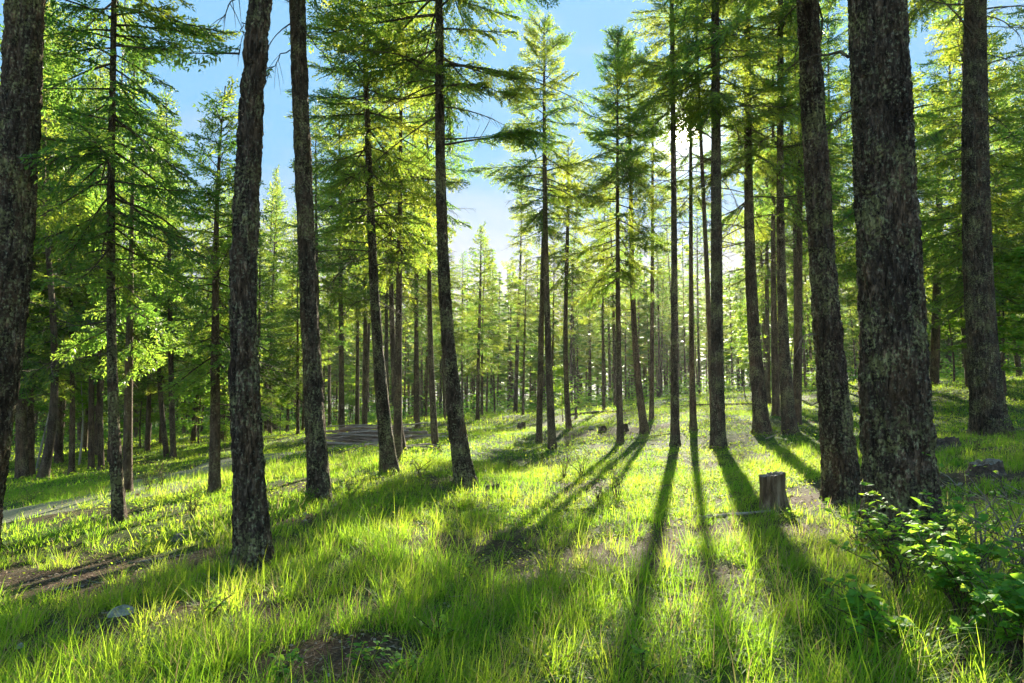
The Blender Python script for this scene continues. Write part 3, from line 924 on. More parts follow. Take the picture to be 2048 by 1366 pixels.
def build_tree(i, t):
    pts = t['pts']
    base = ground_hit(min(pts[0][0], 2040) if pts[0][0] > 0 else pts[0][0], pts[0][1])
    y = base[1]
    P, R = [base], []
    for a in pts[1:]:
        P.append(at_depth(a[0], a[1], y))
    for a in pts:
        R.append(a[2] / 2 / F * y * 1.02)
    R[0] *= .93
    if t.get('near', -1) >= 2: R = [q * .94 for q in R]
    P = np.array(P); R = np.array(R)
    if 'tip' in t:
        top = at_depth(pts[-1][0] + (2 if pts[-1][0] < 500 else 0), t['tip'], y)
    else:
        z = base[2] + t['H']
        d = (P[-1] - P[0]) / (P[-1][2] - P[0][2])
        top = P[-1] + d * max(.5, z - P[-1][2])
    P = np.vstack([P, top]); R = np.append(R, .012)
    if 'H' in t: pass
    lod = t.get('lod', 0)
    near = t.get('near', -1)
    k, dz, amp = {3: (200, .013, .034), 2: (130, .018, .030), 1: (80, .026, .018), 0: (44, .045, .011), -1: (14, .2, 0)}[near]
    k = k if near >= 0 else 14
    # fine rings only where the frame sees them
    if near >= 1:
        zc = at_depth(1024, -60, y)[2]
        Pl = [q for q in P if q[2] < zc] + [np.array([np.interp(zc, P[:, 2], P[:, j]) for j in range(3)])]
    root = empty('fir_tree', base, t['label'], 'tree')
    ROOTS.append(root)
    NO_GRASS.append((base[0], base[1], R[0] * 1.0))
    pf = [smooth_interp, P]
    line_z = P[:, 2]
    Pz = P
    def line(z):
        return np.array([float(smooth_interp(np.array([z]), Pz[:, 2], Pz[:, 0])[0]), float(smooth_interp(np.array([z]), Pz[:, 2], Pz[:, 1])[0]), z])
    bark = M_BARK_PALE if t.get('pale') else (M_BARK if near >= 0 else M_BARK_FAR)
    if near >= 1:
        # one mesh: fine rings to just above the frame, coarse beyond (split of the profile, same rings count per side)
        Gt, C, zs = trunk_geo(P, R, k, dz if P[-1][2] - P[0][2] < 9 else dz * 1.0, amp, 10 + i, t.get('stub', 0))
    else:
        Gt, C, zs = trunk_geo(P, R, k, dz, amp, 10 + i, t.get('stub', 0))
    o = Gt.build('trunk', [bark], root, off=base, smooth=True)
    cy, sp, dead = t['crown']
    old = ground_hit(pts[0][0], pts[0][1], False)[1]
    sp *= max(1.0, y / old)
    z0 = at_depth(1024, cy, y)[2]; z1 = P[-1][2]
    dz0 = None if dead is None else at_depth(1024, dead, y)[2]
    if z0 > z1 - 2: z0 = z1 - 4
    gap = t.get('gap', .2)
    Gc = crown_geo(line, z0, z1, sp, 500 + i, lod, gap, dz0, t.get('thin_', 0), t.get('shape', .75), droop=.25 if t.get('larch') else 0)
    Gc.build('crown', [M_TWIG, M_NEEDLE_B if t.get('larch') else M_NEEDLE], root, off=base)
    return base


ROOTS = []
BASES = [build_tree(i, t) for i, t in enumerate(TREES)]


def limb(ti, pts, r0, seed, twigs=10, leafy=0.0, mat=None):
    """a bare limb of one fir, through photo pixels (x, y, metres nearer)"""
    root, base = ROOTS[ti], BASES[ti]
    K = np.array([at_depth(a, b, base[1] - c) for a, b, c in pts])
    n = 12; u = np.linspace(0, 1, n); uk = np.linspace(0, 1, len(K))
    P = np.stack([smooth_interp(u, uk, K[:, j]) for j in range(3)], 1)
    rr = np.random.default_rng(seed)
    P[1:-1] += rr.normal(0, .012, (n - 2, 3))
    L = np.linalg.norm(np.diff(P, axis=0), axis=1).sum()
    G = Geo(); V, Q = tube(P, np.interp(u, [0, 1], [r0, r0 * .25]), 5); G.add(V, Q, 0, .5)
    for k in range(int(twigs * L)):
        f = .15 + .85 * rr.random(); a = np.array([np.interp(f, u, P[:, j]) for j in range(3)])
        d = unit(P[min(n - 1, int(f * (n - 1)) + 1)] - P[int(f * (n - 2))])
        D = unit(d * .7 + rr.normal(0, .5, 3) + np.array([0, 0, -.35])); l = (.10 + .32 * rr.random()) * (1.1 - .5 * f)
        t = np.linspace(0, 1, 4)[:, None]
        V, Q = tube(a + D * l * t + np.array([0, 0, -.3 * l]) * t ** 2, [.005, .004, .003, .0015], 3); G.add(V, Q, 0, .5)
    if leafy:
        for k in range(int(leafy * L)):
            f = .35 + .65 * rr.random(); a = np.array([np.interp(f, u, P[:, j]) for j in range(3)])
            d = unit(P[-1] - P[0]); az = math.atan2(d[1], d[0]) + rr.choice([-1, 1]) * rr.uniform(.3, 1.1)
            place(G, TPL[(0, 1, int(rr.integers(3)))], .6, rr.uniform(.35, .6), az, rr.normal(-.2, .15), rr.normal(0, .3), a)
    G.build('branch', [mat or M_TWIG, M_NEEDLE], root, off=base)


# (index in TREES, ...)
limb(10, [(885, 290, 0), (950, 280, .3), (1010, 270, .5), (1060, 262, .7)], .022, 1, 8, 14)
limb(10, [(886, 180, 0), (930, 168, .5), (985, 180, .9), (1020, 200, 1.1)], .018, 2, 12, 6)
limb(10, [(884, 135, 0), (930, 130, .2), (1000, 150, .4), (1050, 165, .6)], .018, 3, 12, 10)
limb(10, [(878, 150, 0), (830, 130, .3), (770, 90, .5), (735, 50, .7)], .020, 4, 10, 10)
limb(10, [(880, 170, 0), (840, 160, .3), (800, 175, .5), (775, 215, .6)], .014, 5, 12, 3)
limb(26, [(1708, 108, 0), (1670, 105, -.2), (1640, 110, -.4), (1600, 124, -.6), (1570, 145, -.8)], .018, 6, 9)
limb(26, [(1712, 222, 0), (1690, 225, .1), (1668, 245, .2), (1655, 262, .2)], .010, 7, 14)
limb(26, [(1735, 215, .32), (1748, 222, .42), (1757, 242, .42)], .006, 8, 2)
limb(25, [(1637, 668, 0), (1615, 670, .1), (1600, 688, .15), (1596, 712, .15)], .012, 9, 12, 0, M_TWIG_GREY)
limb(27, [(1968, 30, 0), (2005, 42, .2), (2030, 60, .4), (2046, 95, .5)], .018, 10, 10)
limb(27, [(1938, 250, 0), (1900, 255, .2), (1860, 275, .4), (1835, 300, .5)], .014, 11, 8, 10)
limb(4, [(500, 45, .1), (486, 50, .1), (484, 78, .1), (478, 110, .1)], .008, 12, 8, 5)
limb(4, [(498, -14, .0), (470, -4, .1), (452, 18, .2), (446, 42, .25)], .010, 13, 12)
limb(5, [(580, 100, 0), (555, 120, .1), (540, 145, .2), (530, 160, .2)], .010, 14, 12, 3)
limb(5, [(610, 60, 0), (640, 100, .1), (665, 140, .2), (676, 185, .3)], .010, 15, 10, 2)
limb(6, [(748, 500, 0), (715, 515, .2), (680, 545, .3), (650, 590, .4)], .012, 16, 14)
limb(6, [(752, 600, 0), (715, 605, .2), (690, 630, .3), (672, 668, .4)], .011, 17, 14)
limb(6, [(745, 440, 0), (780, 455, .2), (810, 480, .3), (830, 520, .4)], .010, 18, 14)

# ------------------------------------------------------------------ the stand of firs behind, one object each
SKY_X = [-400, 0, 290, 330, 480, 500, 600, 640, 850, 900, 1000, 1080, 1120, 1160, 1215, 1240, 2500]
SKY_Y = [-500, -500, -300, 330, 340, 350, 360, 150, 200, 440, 440, 400, 300, 330, 250, -400, -500]
rs = np.random.default_rng(2024)


def variant(lod, H, frac, rmax, seed, gap):
    """a whole straight tree of height H at the origin: trunk mesh and crown mesh"""
    wob = rs.normal(0, .18, 2); lean = rs.normal(0, .012, 2)
    P = np.array([[0, 0, 0], [wob[0] * .5, wob[1] * .5, H * .45], [lean[0] * H, lean[1] * H, H]])
    R = np.array([.0068 * H, .0046 * H, .01])
    G, C, zs = trunk_geo(P, R, 10 if lod == 1 else 6, .5 if lod == 1 else .9, 0, seed)
    def line(z): return np.array([float(smooth_interp(np.array([z]), P[:, 2], P[:, 0])[0]), float(smooth_interp(np.array([z]), P[:, 2], P[:, 1])[0]), z])
    C = crown_geo(line, H * frac, H, rmax, seed, lod, gap, H * max(.12, frac - .18), .1, .7)
    V, Q, M, T = G.arrays(); me_t = mesh_from('trunk', V, Q, [M_BARK_FAR], M, T, True)
    V2, Q2, M2, T2 = C.arrays(); me_c = mesh_from('crown', V2, Q2, [M_TWIG, M_NEEDLE], M2, T2)
    both = mesh_from('fir_tree', np.vstack([V, V2]), np.vstack([Q, Q2 + len(V)]), [M_BARK_FAR, M_NEEDLE], np.concatenate([M * 0, np.where(M2 == 1, 1, 0)]), np.concatenate([T, T2]))
    return me_t, me_c, both, H, frac


VAR1 = [variant(1, 18, f, rm, 40 + k, .21) for k, (f, rm) in enumerate([(.26, 2.5), (.38, 2.1), (.44, 1.9), (.30, 2.3), (.20, 2.6)])]
VAR2 = [variant(2, 18, f, rm, 60 + k, .20) for k, (f, rm) in enumerate([(.20, 2.6), (.30, 2.3), (.40, 2.0), (.26, 2.5), (.16, 2.7), (.34, 2.1)])]

SUNH = sd[:2] / np.hypot(sd[0], sd[1])
SLOPE = math.tan(SUN_EL)
LIT = np.array([ground_hit(a, b) for a, b in [(60, 1080), (200, 1100), (350, 1060), (420, 1010), (150, 1050), (570, 960), (700, 930), (650, 960), (850, 930), (600, 1030),
                                              (1000, 900), (1000, 960), (1150, 940), (950, 1060), (1000, 1160), (1050, 1300), (1150, 1250), (1250, 940), (1250, 1300), (1380, 930), (1400, 1250),
                                              (1500, 930), (1600, 930), (1550, 1100), (1600, 1250), (1650, 1050), (1750, 900), (1900, 860), (1500, 820), (1700, 850), (1200, 850), (1950, 920), (80, 960), (300, 940)]])


SHADE = np.array([ground_hit(a, b) for a, b in [(60, 1330), (220, 1290), (380, 1320), (520, 1240), (680, 1320), (850, 1220), (300, 1200), (720, 1110), (800, 1040), (420, 1150), (860, 1340)]])


def blocks(x, y, gz, H, frac, rad, pts=LIT):
    vx, vy = x - pts[:, 0], y - pts[:, 1]
    a = vx * SUNH[0] + vy * SUNH[1]; c = np.abs(vx * SUNH[1] - vy * SUNH[0])
    zz = pts[:, 2] + a * SLOPE - gz
    return int(((a > 0) & (c < rad) & (zz > H * frac) & (zz < H * .93)).sum())


placed = [(b[0], b[1]) for b in BASES]
LOGX, LOGY = patch_px(760, 888)
nt = 0
first = {}
tries = 0
nshade = 0
ZONES = [(-9999, 330, 'fir in the shaded stand beyond the grassy lane on the left', 'firs beyond the grassy lane'),
         (330, 640, 'fir in the stand seen between the thick left trunks', 'firs between the thick left trunks'),
         (640, 940, 'slender fir in the crowded stand behind the log pile', 'firs behind the log pile'),
         (940, 1220, 'slender fir in the distant stand under the central sky gap', 'firs under the sky gap'),
         (1220, 1480, 'thin fir in the distant stand beyond the crest below the sun', 'firs beyond the crest below the sun'),
         (1480, 1760, 'thin fir in the stand behind the touching trunks and the stump', 'firs behind the stump'),
         (1760, 9999, 'fir in the stand behind the widest trunk on the right', 'firs behind the widest trunk')]
TOTAL = 250
STAND = []
while nt < TOTAL and tries < 30000:
    tries += 1
    near_zone = nt < 70
    y = math.sqrt(rs.uniform(24 ** 2, 44 ** 2)) if near_zone else math.sqrt(rs.uniform(42 ** 2, 115 ** 2))
    s = rs.uniform(-.83, .83)
    x = s * y
    gz = float(ground(x, y)); px, py = proj(x, y, gz)
    md = 2.9 if y < 44 else 2.2
    if any((x - a) ** 2 + (y - b) ** 2 < md ** 2 for a, b in placed): continue
    if abs(x - LOGX) < 4 and y < LOGY + 3: continue
    # the glade that lets the low sun in
    if y < 40 and 1250 < px < 1520: continue
    if y < 48 and 1310 < px < 1450: continue
    if y < 34 and (900 < px < 1250): continue
    if path_dist(np.array([x]), np.array([y]))[0] < 1.8: continue
    H = rs.uniform(14, 21)
    lim = np.interp(px, SKY_X, SKY_Y) + rs.uniform(0, 110)
    hz = CAMZ + (780 - lim) / F * y - float(ground(x, y))
    H = min(H, hz)
    if H < 5: continue
    nb = blocks(x, y, gz, H, .3, 1.6)
    if y < 62 and nb and rs.random() < 1 - .35 ** nb: continue
    if nshade < 9 and y < 46 and tries < 2500:
        if not blocks(x, y, gz, H, .28, 1.7, SHADE): continue
        nshade += 1
    left = px < 620
    lodf = 1 if y < 44 else 2
    VV = VAR1 if lodf == 1 else VAR2
    cand = [v for v in VV if (v[4] < .28) == (left or px > 1700)]
    v = cand[rs.integers(len(cand))]
    sc = H / v[3]
    zone = next(z for z in ZONES if z[0] <= px < z[1])
    z = float(ground(x, y))
    wid = sc * rs.uniform(.9, 1.25) if sc > .6 else .7 * rs.uniform(.9, 1.2)
    rot = (rs.normal(0, .02), rs.normal(0, .02), rs.uniform(0, 6.28))
    if y < 62:
        e = empty('fir_tree', (x, y, z - .05), zone[2], 'tree', zone[3])
        STAND.append((e, px, y, H))
        e.rotation_euler = rot; e.scale = (wid, wid, sc)
        for nm, me in (('trunk', v[0]), ('crown', v[1])):
            link(nm, me, e)
    else:
        o = link('fir_tree', v[2], None, (x, y, z - .05))
        o.rotation_euler = rot; o.scale = (wid * 1.1, wid * 1.1, sc)
        tag(o, zone[2], 'tree', zone[3])
    placed.append((x, y))
    nt += 1
print('stand trees', nt, tries)


# the stand's nearer firs, each told apart by the numbered place beside the nearest distinctive tree
LAND = [(0, 'the massive trunk at the left edge'), (1, 'the slim dark fir'), (3, 'the pointed fir'), (4, 'the lichen-speckled trunk'), (5, 'the reddish brown trunk'),
        (6, 'the ragged fir'), (10, 'the leaning trunk with bare curving limbs'), (12, 'the full-crowned fir in the sky gap'), (15, 'the curved fir on the mound'), (19, 'the straight brown fir right of the sun'),
        (21, 'the trunk with the fallen stick'), (25, 'the speckled leaning fir behind the stump'), (26, 'the widest trunk'), (27, 'the thick dark trunk near the right edge')]
ORD = ['nearest', 'second', 'third', 'fourth', 'fifth', 'sixth', 'seventh', 'eighth', 'ninth', 'tenth', 'eleventh', 'twelfth']
buckets = {}
for e, px, y, H in STAND:
    k = min(LAND, key=lambda q: abs(TREES[q[0]]['pts'][0][0] - px))
    buckets.setdefault((k[0], px > TREES[k[0]]['pts'][0][0]), []).append((abs(px - TREES[k[0]]['pts'][0][0]), e, y, H, k[1]))
for (ki, right), L in buckets.items():
    L.sort(key=lambda q: q[0])
    for j, (d, e, y, H, nm) in enumerate(L):
        size = 'tall' if H > 17 else ('short' if H < 11 else 'middling')
        e['label'] = f"{size} {'far' if y > 44 else 'mid-distance'} fir, {ORD[j] if j < 12 else 'last'} to the {'right' if right else 'left'} of {nm}"


def distant_woods():
    """the wood beyond, which reads as one mass"""
    G = Geo()
    r = np.random.default_rng(5)
    for _ in range(1150):
        y = r.uniform(76, 165) if _ < 750 else r.uniform(120, 190); x = r.uniform(-.85, .85) * y
        z = float(ground(x, y)); px, py = proj(x, y, z)
        lim = np.interp(px, SKY_X, SKY_Y) + r.uniform(30, 160)
        H = min(r.uniform(14, 20), CAMZ + (780 - lim) / F * y - z)
        if H < 5: continue
        v = VAR2[r.integers(len(VAR2))]
        V, Q = tube(np.array([[x, y, z - .2], [x + r.normal(0, .25), y, z + H]]), np.array([.135, .03]), 5)
        G.add(V, Q, 0, .5)
        n = 190
        t = r.random(n) ** .8; cb = (.30 if _ % 4 else .02); zz = z + H * (cb + (1 - cb) * t); rad = 2.4 * (1 - t) ** .7 * np.sqrt(r.random(n)); a = r.random(n) * 6.28
        D = np.stack([np.cos(a), np.sin(a), np.full(n, -.15)], 1)
        N = unit(np.cross(D, [0, 0, 1.0]) + r.normal(0, .5, (n, 3)))
        V, Q = diamonds(np.stack([x + rad * np.cos(a) * .3, y + rad * np.sin(a) * .3, zz], 1), unit(D), N, .5 + rad * .7, np.full(n, .48))
        G.add(V, Q, 1, np.repeat(r.random(n), 4))
    for _ in range(1500):      # leafy understorey
        y = r.uniform(60, 150); x = r.uniform(-.85, .85) * y
        z = float(ground(x, y)); n = 45; h = r.uniform(.8, 3.2)
        P = np.stack([x + r.normal(0, .7, n), y + r.normal(0, .7, n), z + h * r.random(n)], 1)
        a = r.random(n) * 6.28
        D = unit(np.stack([np.cos(a), np.sin(a), r.normal(-.1, .3, n)], 1)); N = unit(np.cross(D, [0, 0, 1.0]) + r.normal(0, .4, (n, 3)))
        V, Q = diamonds(P, D, N, np.full(n, .34), np.full(n, .26)); G.add(V, Q, 2, np.repeat(r.random(n), 4))
    tag(G.build('distant_woods', [M_BARK_FAR, M_NEEDLE, M_BROAD]), kind='stuff')


distant_woods()


# ------------------------------------------------------------------ broadleaf saplings and shrubs
def leaf_shape(kind):
    if kind == 'lobed':
        t = np.array([0, .18, .30, .42, .55, .68, .85, 1.0]); w = np.array([.02, .30, .24, .42, .30, .30, .14, 0.0])
    else:
        t = np.array([0, .15, .32, .5, .68, .85, 1.0]); w = np.array([.03, .22, .31, .32, .25, .13, 0.0])
    return t, w


def leaves(P, D, U, L, kind='ovate', fold=.25):
    """folded two-sided leaf blades: start P, direction D, up U, length L"""
    t, w = leaf_shape(kind)
    n, k = len(P), len(t)
    S = unit(np.cross(D, U))
    U2 = unit(np.cross(S, D))
    L = L[:, None, None]
    tt = t[None, :, None]; ww = w[None, :, None]
    mid = P[:, None] + D[:, None] * tt * L - U2[:, None] * (tt ** 2) * L * .18
    lft = mid + S[:, None] * ww * L + U2[:, None] * ww * L * fold
    rgt = mid - S[:, None] * ww * L + U2[:, None] * ww * L * fold
    V = np.stack([lft, mid, rgt], 2).reshape(n, -1, 3)
    q = []
    for i in range(k - 1):
        a = 3 * i
        q += [[a, a + 1, a + 4, a + 3], [a + 1, a + 2, a + 5, a + 4]]
    Q = (np.arange(n) * 3 * k)[:, None, None] + np.array(q)[None]
    return V.reshape(-1, 3), Q.reshape(-1, 4), 3 * k


def bush(name, base, label, cat, h, spread, stems, leafn, leafL, seed, group=None, mat=None, wood=None, kind='ovate', stem_r=.006, upright=.5, leafy_from=.3, part='foliage', dryfrac=0.0):
    r = np.random.default_rng(seed)
    root = empty(name, base, label, cat, group)
    W = Geo()
    tips, dirs = [], []
    for s in range(stems):
        az = r.random() * 6.28; l = h * (.55 + .6 * r.random())
        out = spread * (.2 + .8 * r.random())
        t = np.linspace(0, 1, 7)
        w1, w2 = r.normal(0, .05, 2)
        P = np.stack([np.cos(az) * out * t ** (1 + upright) + w1 * l * np.sin(5 * t), np.sin(az) * out * t ** (1 + upright) + w2 * l * np.sin(4 * t), l * t * (1 - .12 * t)], 1)
        P[:, :2] += r.normal(0, .05 * min(1, spread), 2)
        P[0, 2] = -.08
        V, Q = tube(P, np.interp(t, [0, 1], [stem_r * (.7 + .6 * r.random()), .0018]), 4)
        W.add(V, Q, 0)
        nb = int(3 + 5 * h + r.integers(3))
        for b in range(nb):
            p = leafy_from + (1 - leafy_from) * r.random()
            a = np.array([np.interp(p, t, P[:, j]) for j in range(3)])
            az2 = r.random() * 6.28; bl = l * (.12 + .28 * r.random())
            D = np.array([math.cos(az2), math.sin(az2), .3 + .5 * r.random()]); D /= np.linalg.norm(D)
            u = np.linspace(0, 1, 4)
            B = a + D * (u[:, None] * bl) + np.stack([0 * u, 0 * u, .05 * np.sin(4 * u + s) * bl], 1)
            V, Q = tube(B, np.interp(u, [0, 1], [stem_r * .45, .0012]), 3)
            W.add(V, Q, 0)
            for q in np.linspace(.25, 1, 5):
                tips.append(a + D * bl * q); dirs.append(D)
    W.build('stem', [wood or M_TWIG], root, smooth=True)
    if leafn:
        tips = np.array(tips); dirs = np.array(dirs)
        idx = r.integers(len(tips), size=leafn)
        az = r.random(leafn) * 6.28
        D = unit(dirs[idx] * .5 + np.stack([np.cos(az), np.sin(az), r.normal(-.05, .3, leafn)], 1))
        U = unit(np.array([[0, 0, 1.0]]) + r.normal(0, .35, (leafn, 3)))
        P = tips[idx] + r.normal(0, .006, (leafn, 3))
        V, Q, k = leaves(P, D, U, leafL * (.35 + .85 * r.random(leafn) ** 1.2), kind)
        T = r.random(leafn); T = np.where(r.random(leafn) < dryfrac, 2, T)
        me = mesh_from(part, V, Q, [mat or M_BROAD], None, np.repeat(T, k), False)
        link(part, me, root)
    return root


def broad_tree(base, label, H, spread, n, leafL, seed, trunk_r=.05, crown_from=.25, group=None, white=False, cat='tree'):
    r = np.random.default_rng(seed)
    root = empty('maple_tree' if not white else 'birch_tree', base, label, cat, group)
    t = np.linspace(0, 1, 9)
    P = np.stack([r.normal(0, .05) * H * t + .02 * H * np.sin(5 * t + seed), r.normal(0, .04) * H * t, H * t], 1); P[0, 2] = -.1
    W = Geo(); V, Q = tube(P, np.interp(t, [0, 1], [trunk_r, .008]), 8); W.add(V, Q)
    W.build('trunk', [M_BARK_WHITE if white else M_BARK_FAR], root, smooth=True)
    C = Geo(); tips = []
    for b in range(int(14 + H * 5)):
        p = crown_from + (1 - crown_from) * r.random()
        a = np.array([np.interp(p, t, P[:, j]) for j in range(3)])
        az = r.random() * 6.28; l = spread * (.35 + .75 * r.random()) * (1.15 - p * .75)
        D = np.array([math.cos(az), math.sin(az), .15 + .5 * r.random()])
        u = np.linspace(0, 1, 5)
        B = a + D * (u[:, None] * l) + np.stack([0 * u, 0 * u, -.22 * l * u ** 2], 1)
        V, Q = tube(B, np.interp(u, [0, 1], [.006 + .006 * l, .002]), 3); C.add(V, Q, 0)
        for q in range(9):
            f = .3 + .7 * r.random(); c = a + D * l * f; c[2] -= .22 * l * f * f
            tips.append(c + r.normal(0, .10, 3) * [1, 1, .45])
    tips = np.array(tips)
    idx = r.integers(len(tips), size=n)
    az = r.random(n) * 6.28
    D = unit(np.stack([np.cos(az), np.sin(az), r.normal(-.25, .3, n)], 1))
    N = unit(np.cross(D, [0, 0, 1.0]) + r.normal(0, .3, (n, 3)))
    L = leafL * (.6 + .8 * r.random(n))
    V, Q = diamonds(tips[idx] + r.normal(0, .09, (n, 3)) * [1, 1, .5], D, N, L, L * .85)
    C.add(V, Q, 1, np.repeat(r.random(n), 4))
    C.build('crown', [M_TWIG, M_BROAD], root)
    return root


def gp(px, py):
    return ground_hit(px, py)


broad_tree(gp(447, 902), 'bright leafy maple sapling against the pointed fir trunk at the lane', 2.3, .75, 2600, .075, 1, .018, .15)
broad_tree(gp(520, 880), 'bright leafy maple behind the lichen-speckled trunk', 3.6, 1.3, 4200, .10, 2, .03, .12)
broad_tree(gp(560, 872), 'spreading low maple between the two thick left trunks', 3.2, 1.3, 3800, .10, 3, .03, .1)
broad_tree(gp(400, 888), 'leafy maple left of the pointed fir trunk', 4.0, 1.6, 4200, .11, 4, .04, .12)
broad_tree(gp(2010, 800), 'tall bright maple filling the gap beside the thick dark trunk', 6.0, 2.4, 9000, .12, 5, .06, .3)
broad_tree(gp(2075, 815), 'tall bright maple cut by the right edge of the photo', 5.6, 2.0, 8000, .12, 6, .06, .2)
broad_tree(gp(1905, 765), 'maple with layered light green leaves behind the thick dark trunk', 6.8, 2.6, 8000, .13, 7, .07, .3)
broad_tree(gp(1513, 826), 'crooked sapling with wide leaves left of the leaning trunk', 4.2, 1.1, 2400, .10, 8, .028, .4)
broad_tree(gp(1490, 800), 'thin straight sapling with a leafy top behind the crooked one', 5.5, 1.0, 2600, .10, 9, .03, .45)
broad_tree(gp(1128, 850), 'small yellow green maple clinging round the forked fir', 2.6, .7, 1500, .09, 10, .02, .3)
broad_tree(gp(1195, 808), 'tall yellow green sapling left of the curved fir', 6.2, 1.2, 2800, .13, 11, .04, .45)
broad_tree(gp(700, 850), 'leafy maple rising behind the log pile', 4.2, 1.5, 3600, .13, 12, .04, .3)
broad_tree(gp(1640, 798), 'low bright leafy sapling beyond the touching trunks', 2.6, 1.1, 2200, .11, 13, .03, .2)
broad_tree(gp(1580, 808), 'slim maple with bright leaves between the leaning trunks', 6.0, 1.0, 3000, .10, 17, .03, .4)
broad_tree(gp(40, 920), 'leafy maple in the shade behind the left edge trunk', 5.5, 1.8, 5200, .12, 14, .05, .25)
broad_tree(gp(170, 905), 'wide yellow green maple beyond the lane between dark trunks', 4.6, 2.0, 5000, .13, 15, .05, .2)
broad_tree(gp(282, 895), 'yellow green maple behind the pale larch', 4.2, 1.8, 4600, .13, 16, .05, .2)
for k, (a, b, h) in enumerate([(77, 945, 4.5), (160, 930, 3.8)]):
    broad_tree(gp(a, b), ['white birch stem leaning beside the bent pale trunk', 'thin white birch stem between the dark trunks beyond the lane'][k], h, .8, 1300, .09, 30 + k, .05, .5, white=True)

# the leafy shrubs at the lower right
G_SH = 'leafy shrubs at the foot of the widest trunk'
bush('leafy_shrub', gp(1800, 1190), 'leafy shrub growing against the front of the widest trunk', 'shrub', .62, .46, 15, 460, .062, 1, G_SH)
bush('leafy_shrub', gp(1930, 1250), 'dense leafy shrub with crossing dark stems right of the widest trunk', 'shrub', .66, .55, 20, 800, .072, 2, G_SH, kind='lobed')
bush('leafy_shrub', gp(2040, 1330), 'big-leaved shrub cut by the lower right corner', 'shrub', .55, .45, 16, 560, .080, 3, G_SH, kind='lobed')
bush('leafy_shrub', gp(1800, 1320), 'low leafy shrub leaning over the grass below the widest trunk', 'shrub', .36, .42, 13, 380, .068, 4, G_SH, kind='lobed')
bush('leafy_shrub', gp(2050, 1160), 'tall twiggy shrub with sparse leaves at the right edge', 'shrub', .85, .5, 12, 260, .045, 5, G_SH)
bush('leafy_shrub', gp(1900, 1130), 'small leafy shrub tucked behind the widest trunk foot', 'shrub', .5, .4, 12, 420, .052, 6, G_SH)
bush('leafy_shrub', gp(1735, 1120), 'thin leafy stems climbing the left side of the widest trunk foot', 'shrub', .42, .25, 8, 130, .045, 61, G_SH)
bush('dead_shrub', gp(1975, 1180), 'bare grey branching twigs sticking up through the leafy shrubs', 'shrub', .75, .45, 5, 0, .05, 7, None, wood=M_TWIG_GREY, stem_r=.011)
bush('dead_shrub', gp(2030, 1215), 'bare grey twigs leaning out at the right edge', 'shrub', .8, .5, 4, 0, .05, 8, None, wood=M_TWIG_GREY, stem_r=.010)
# low shrubs of the foreground
bush('leafy_seedling', gp(735, 1352), 'small pale green seedling with oval leaves beside the bare soil at the bottom', 'plant', .24, .16, 6, 95, .042, 9, kind='ovate')
bush('leafy_seedling', gp(790, 1366), 'pale green seedling cut by the bottom edge right of the bare soil', 'plant', .2, .16, 5, 70, .042, 10)
bush('leafy_seedling', gp(560, 1366), 'yellow green leafy seedling cut by the bottom edge left of the bare soil', 'plant', .18, .2, 6, 90, .045, 11)
bush('leafy_seedling', gp(420, 1235), 'leafy seedling in the grass behind the grey rock', 'plant', .2, .2, 6, 80, .04, 12)
bush('leafy_seedling', gp(940, 1160), 'broad-leaved seedling in the grass in the middle of the foreground', 'plant', .2, .2, 6, 80, .04, 13)
bush('leafy_seedling', gp(880, 1290), 'broad-leaved seedling among the tall blades at the bottom', 'plant', .2, .18, 6, 80, .045, 14)
bush('leafy_seedling', gp(1290, 1352), 'leafy seedling at the bottom edge of the sunlit grass', 'plant', .16, .18, 5, 60, .04, 15)
bush('leafy_seedling', gp(1590, 1045), 'small leafy seedling in front of the stump', 'plant', .16, .2, 6, 80, .04, 16)
# thin shrubs of the middle ground
MID = [(1020, 945, .45, 'thin dark shrub right of the big leaning trunk'), (1125, 960, .62, 'twiggy dark shrub left of the long left shadow'),
       (1165, 955, .6, 'twiggy shrub touching the long left shadow side'), (1085, 925, .4, 'low thin shrub below the paired trunks'),
       (1235, 1000, .55, 'thin shrub beside the fallen branch'), (840, 960, .5, 'dark leafy shrub left of the big leaning trunk'),
       (880, 905, .35, 'low shrub round the foot of the thin straight fir'), (300, 985, .5, 'bare twiggy shrub on the lane edge'),
       (322, 975, .55, 'grey brown twiggy shrub right of the pale larch'), (385, 1040, .5, 'thin reddish shrub below the pointed fir'),
       (700, 1000, .35, 'low leafy shrub right of the straight reddish trunk'), (620, 1012, .3, 'low leafy plants round the straight reddish trunk foot'),
       (1135, 895, .4, 'grey tangled shrub in the hollow'), (1195, 1010, .4, 'thin weed shrub in front of the fallen branch'),
       (2020, 880, .4, 'leafy shrub at the foot of the thick dark trunk'), (1955, 905, .3, 'low leafy plant left of the thick dark trunk foot'),
       (60, 1010, .3, 'leafy weeds at the far side of the bare soil')]
for k, (a, b, h, lb) in enumerate(MID):
    bush('thin_shrub', gp(a, b), lb, 'shrub', h * 1.15, h * .7, 9, 110 if k not in (7, 8, 12) else 40, .04, 40 + k, 'thin shrubs of the middle ground', stem_r=.006, dryfrac=.1)


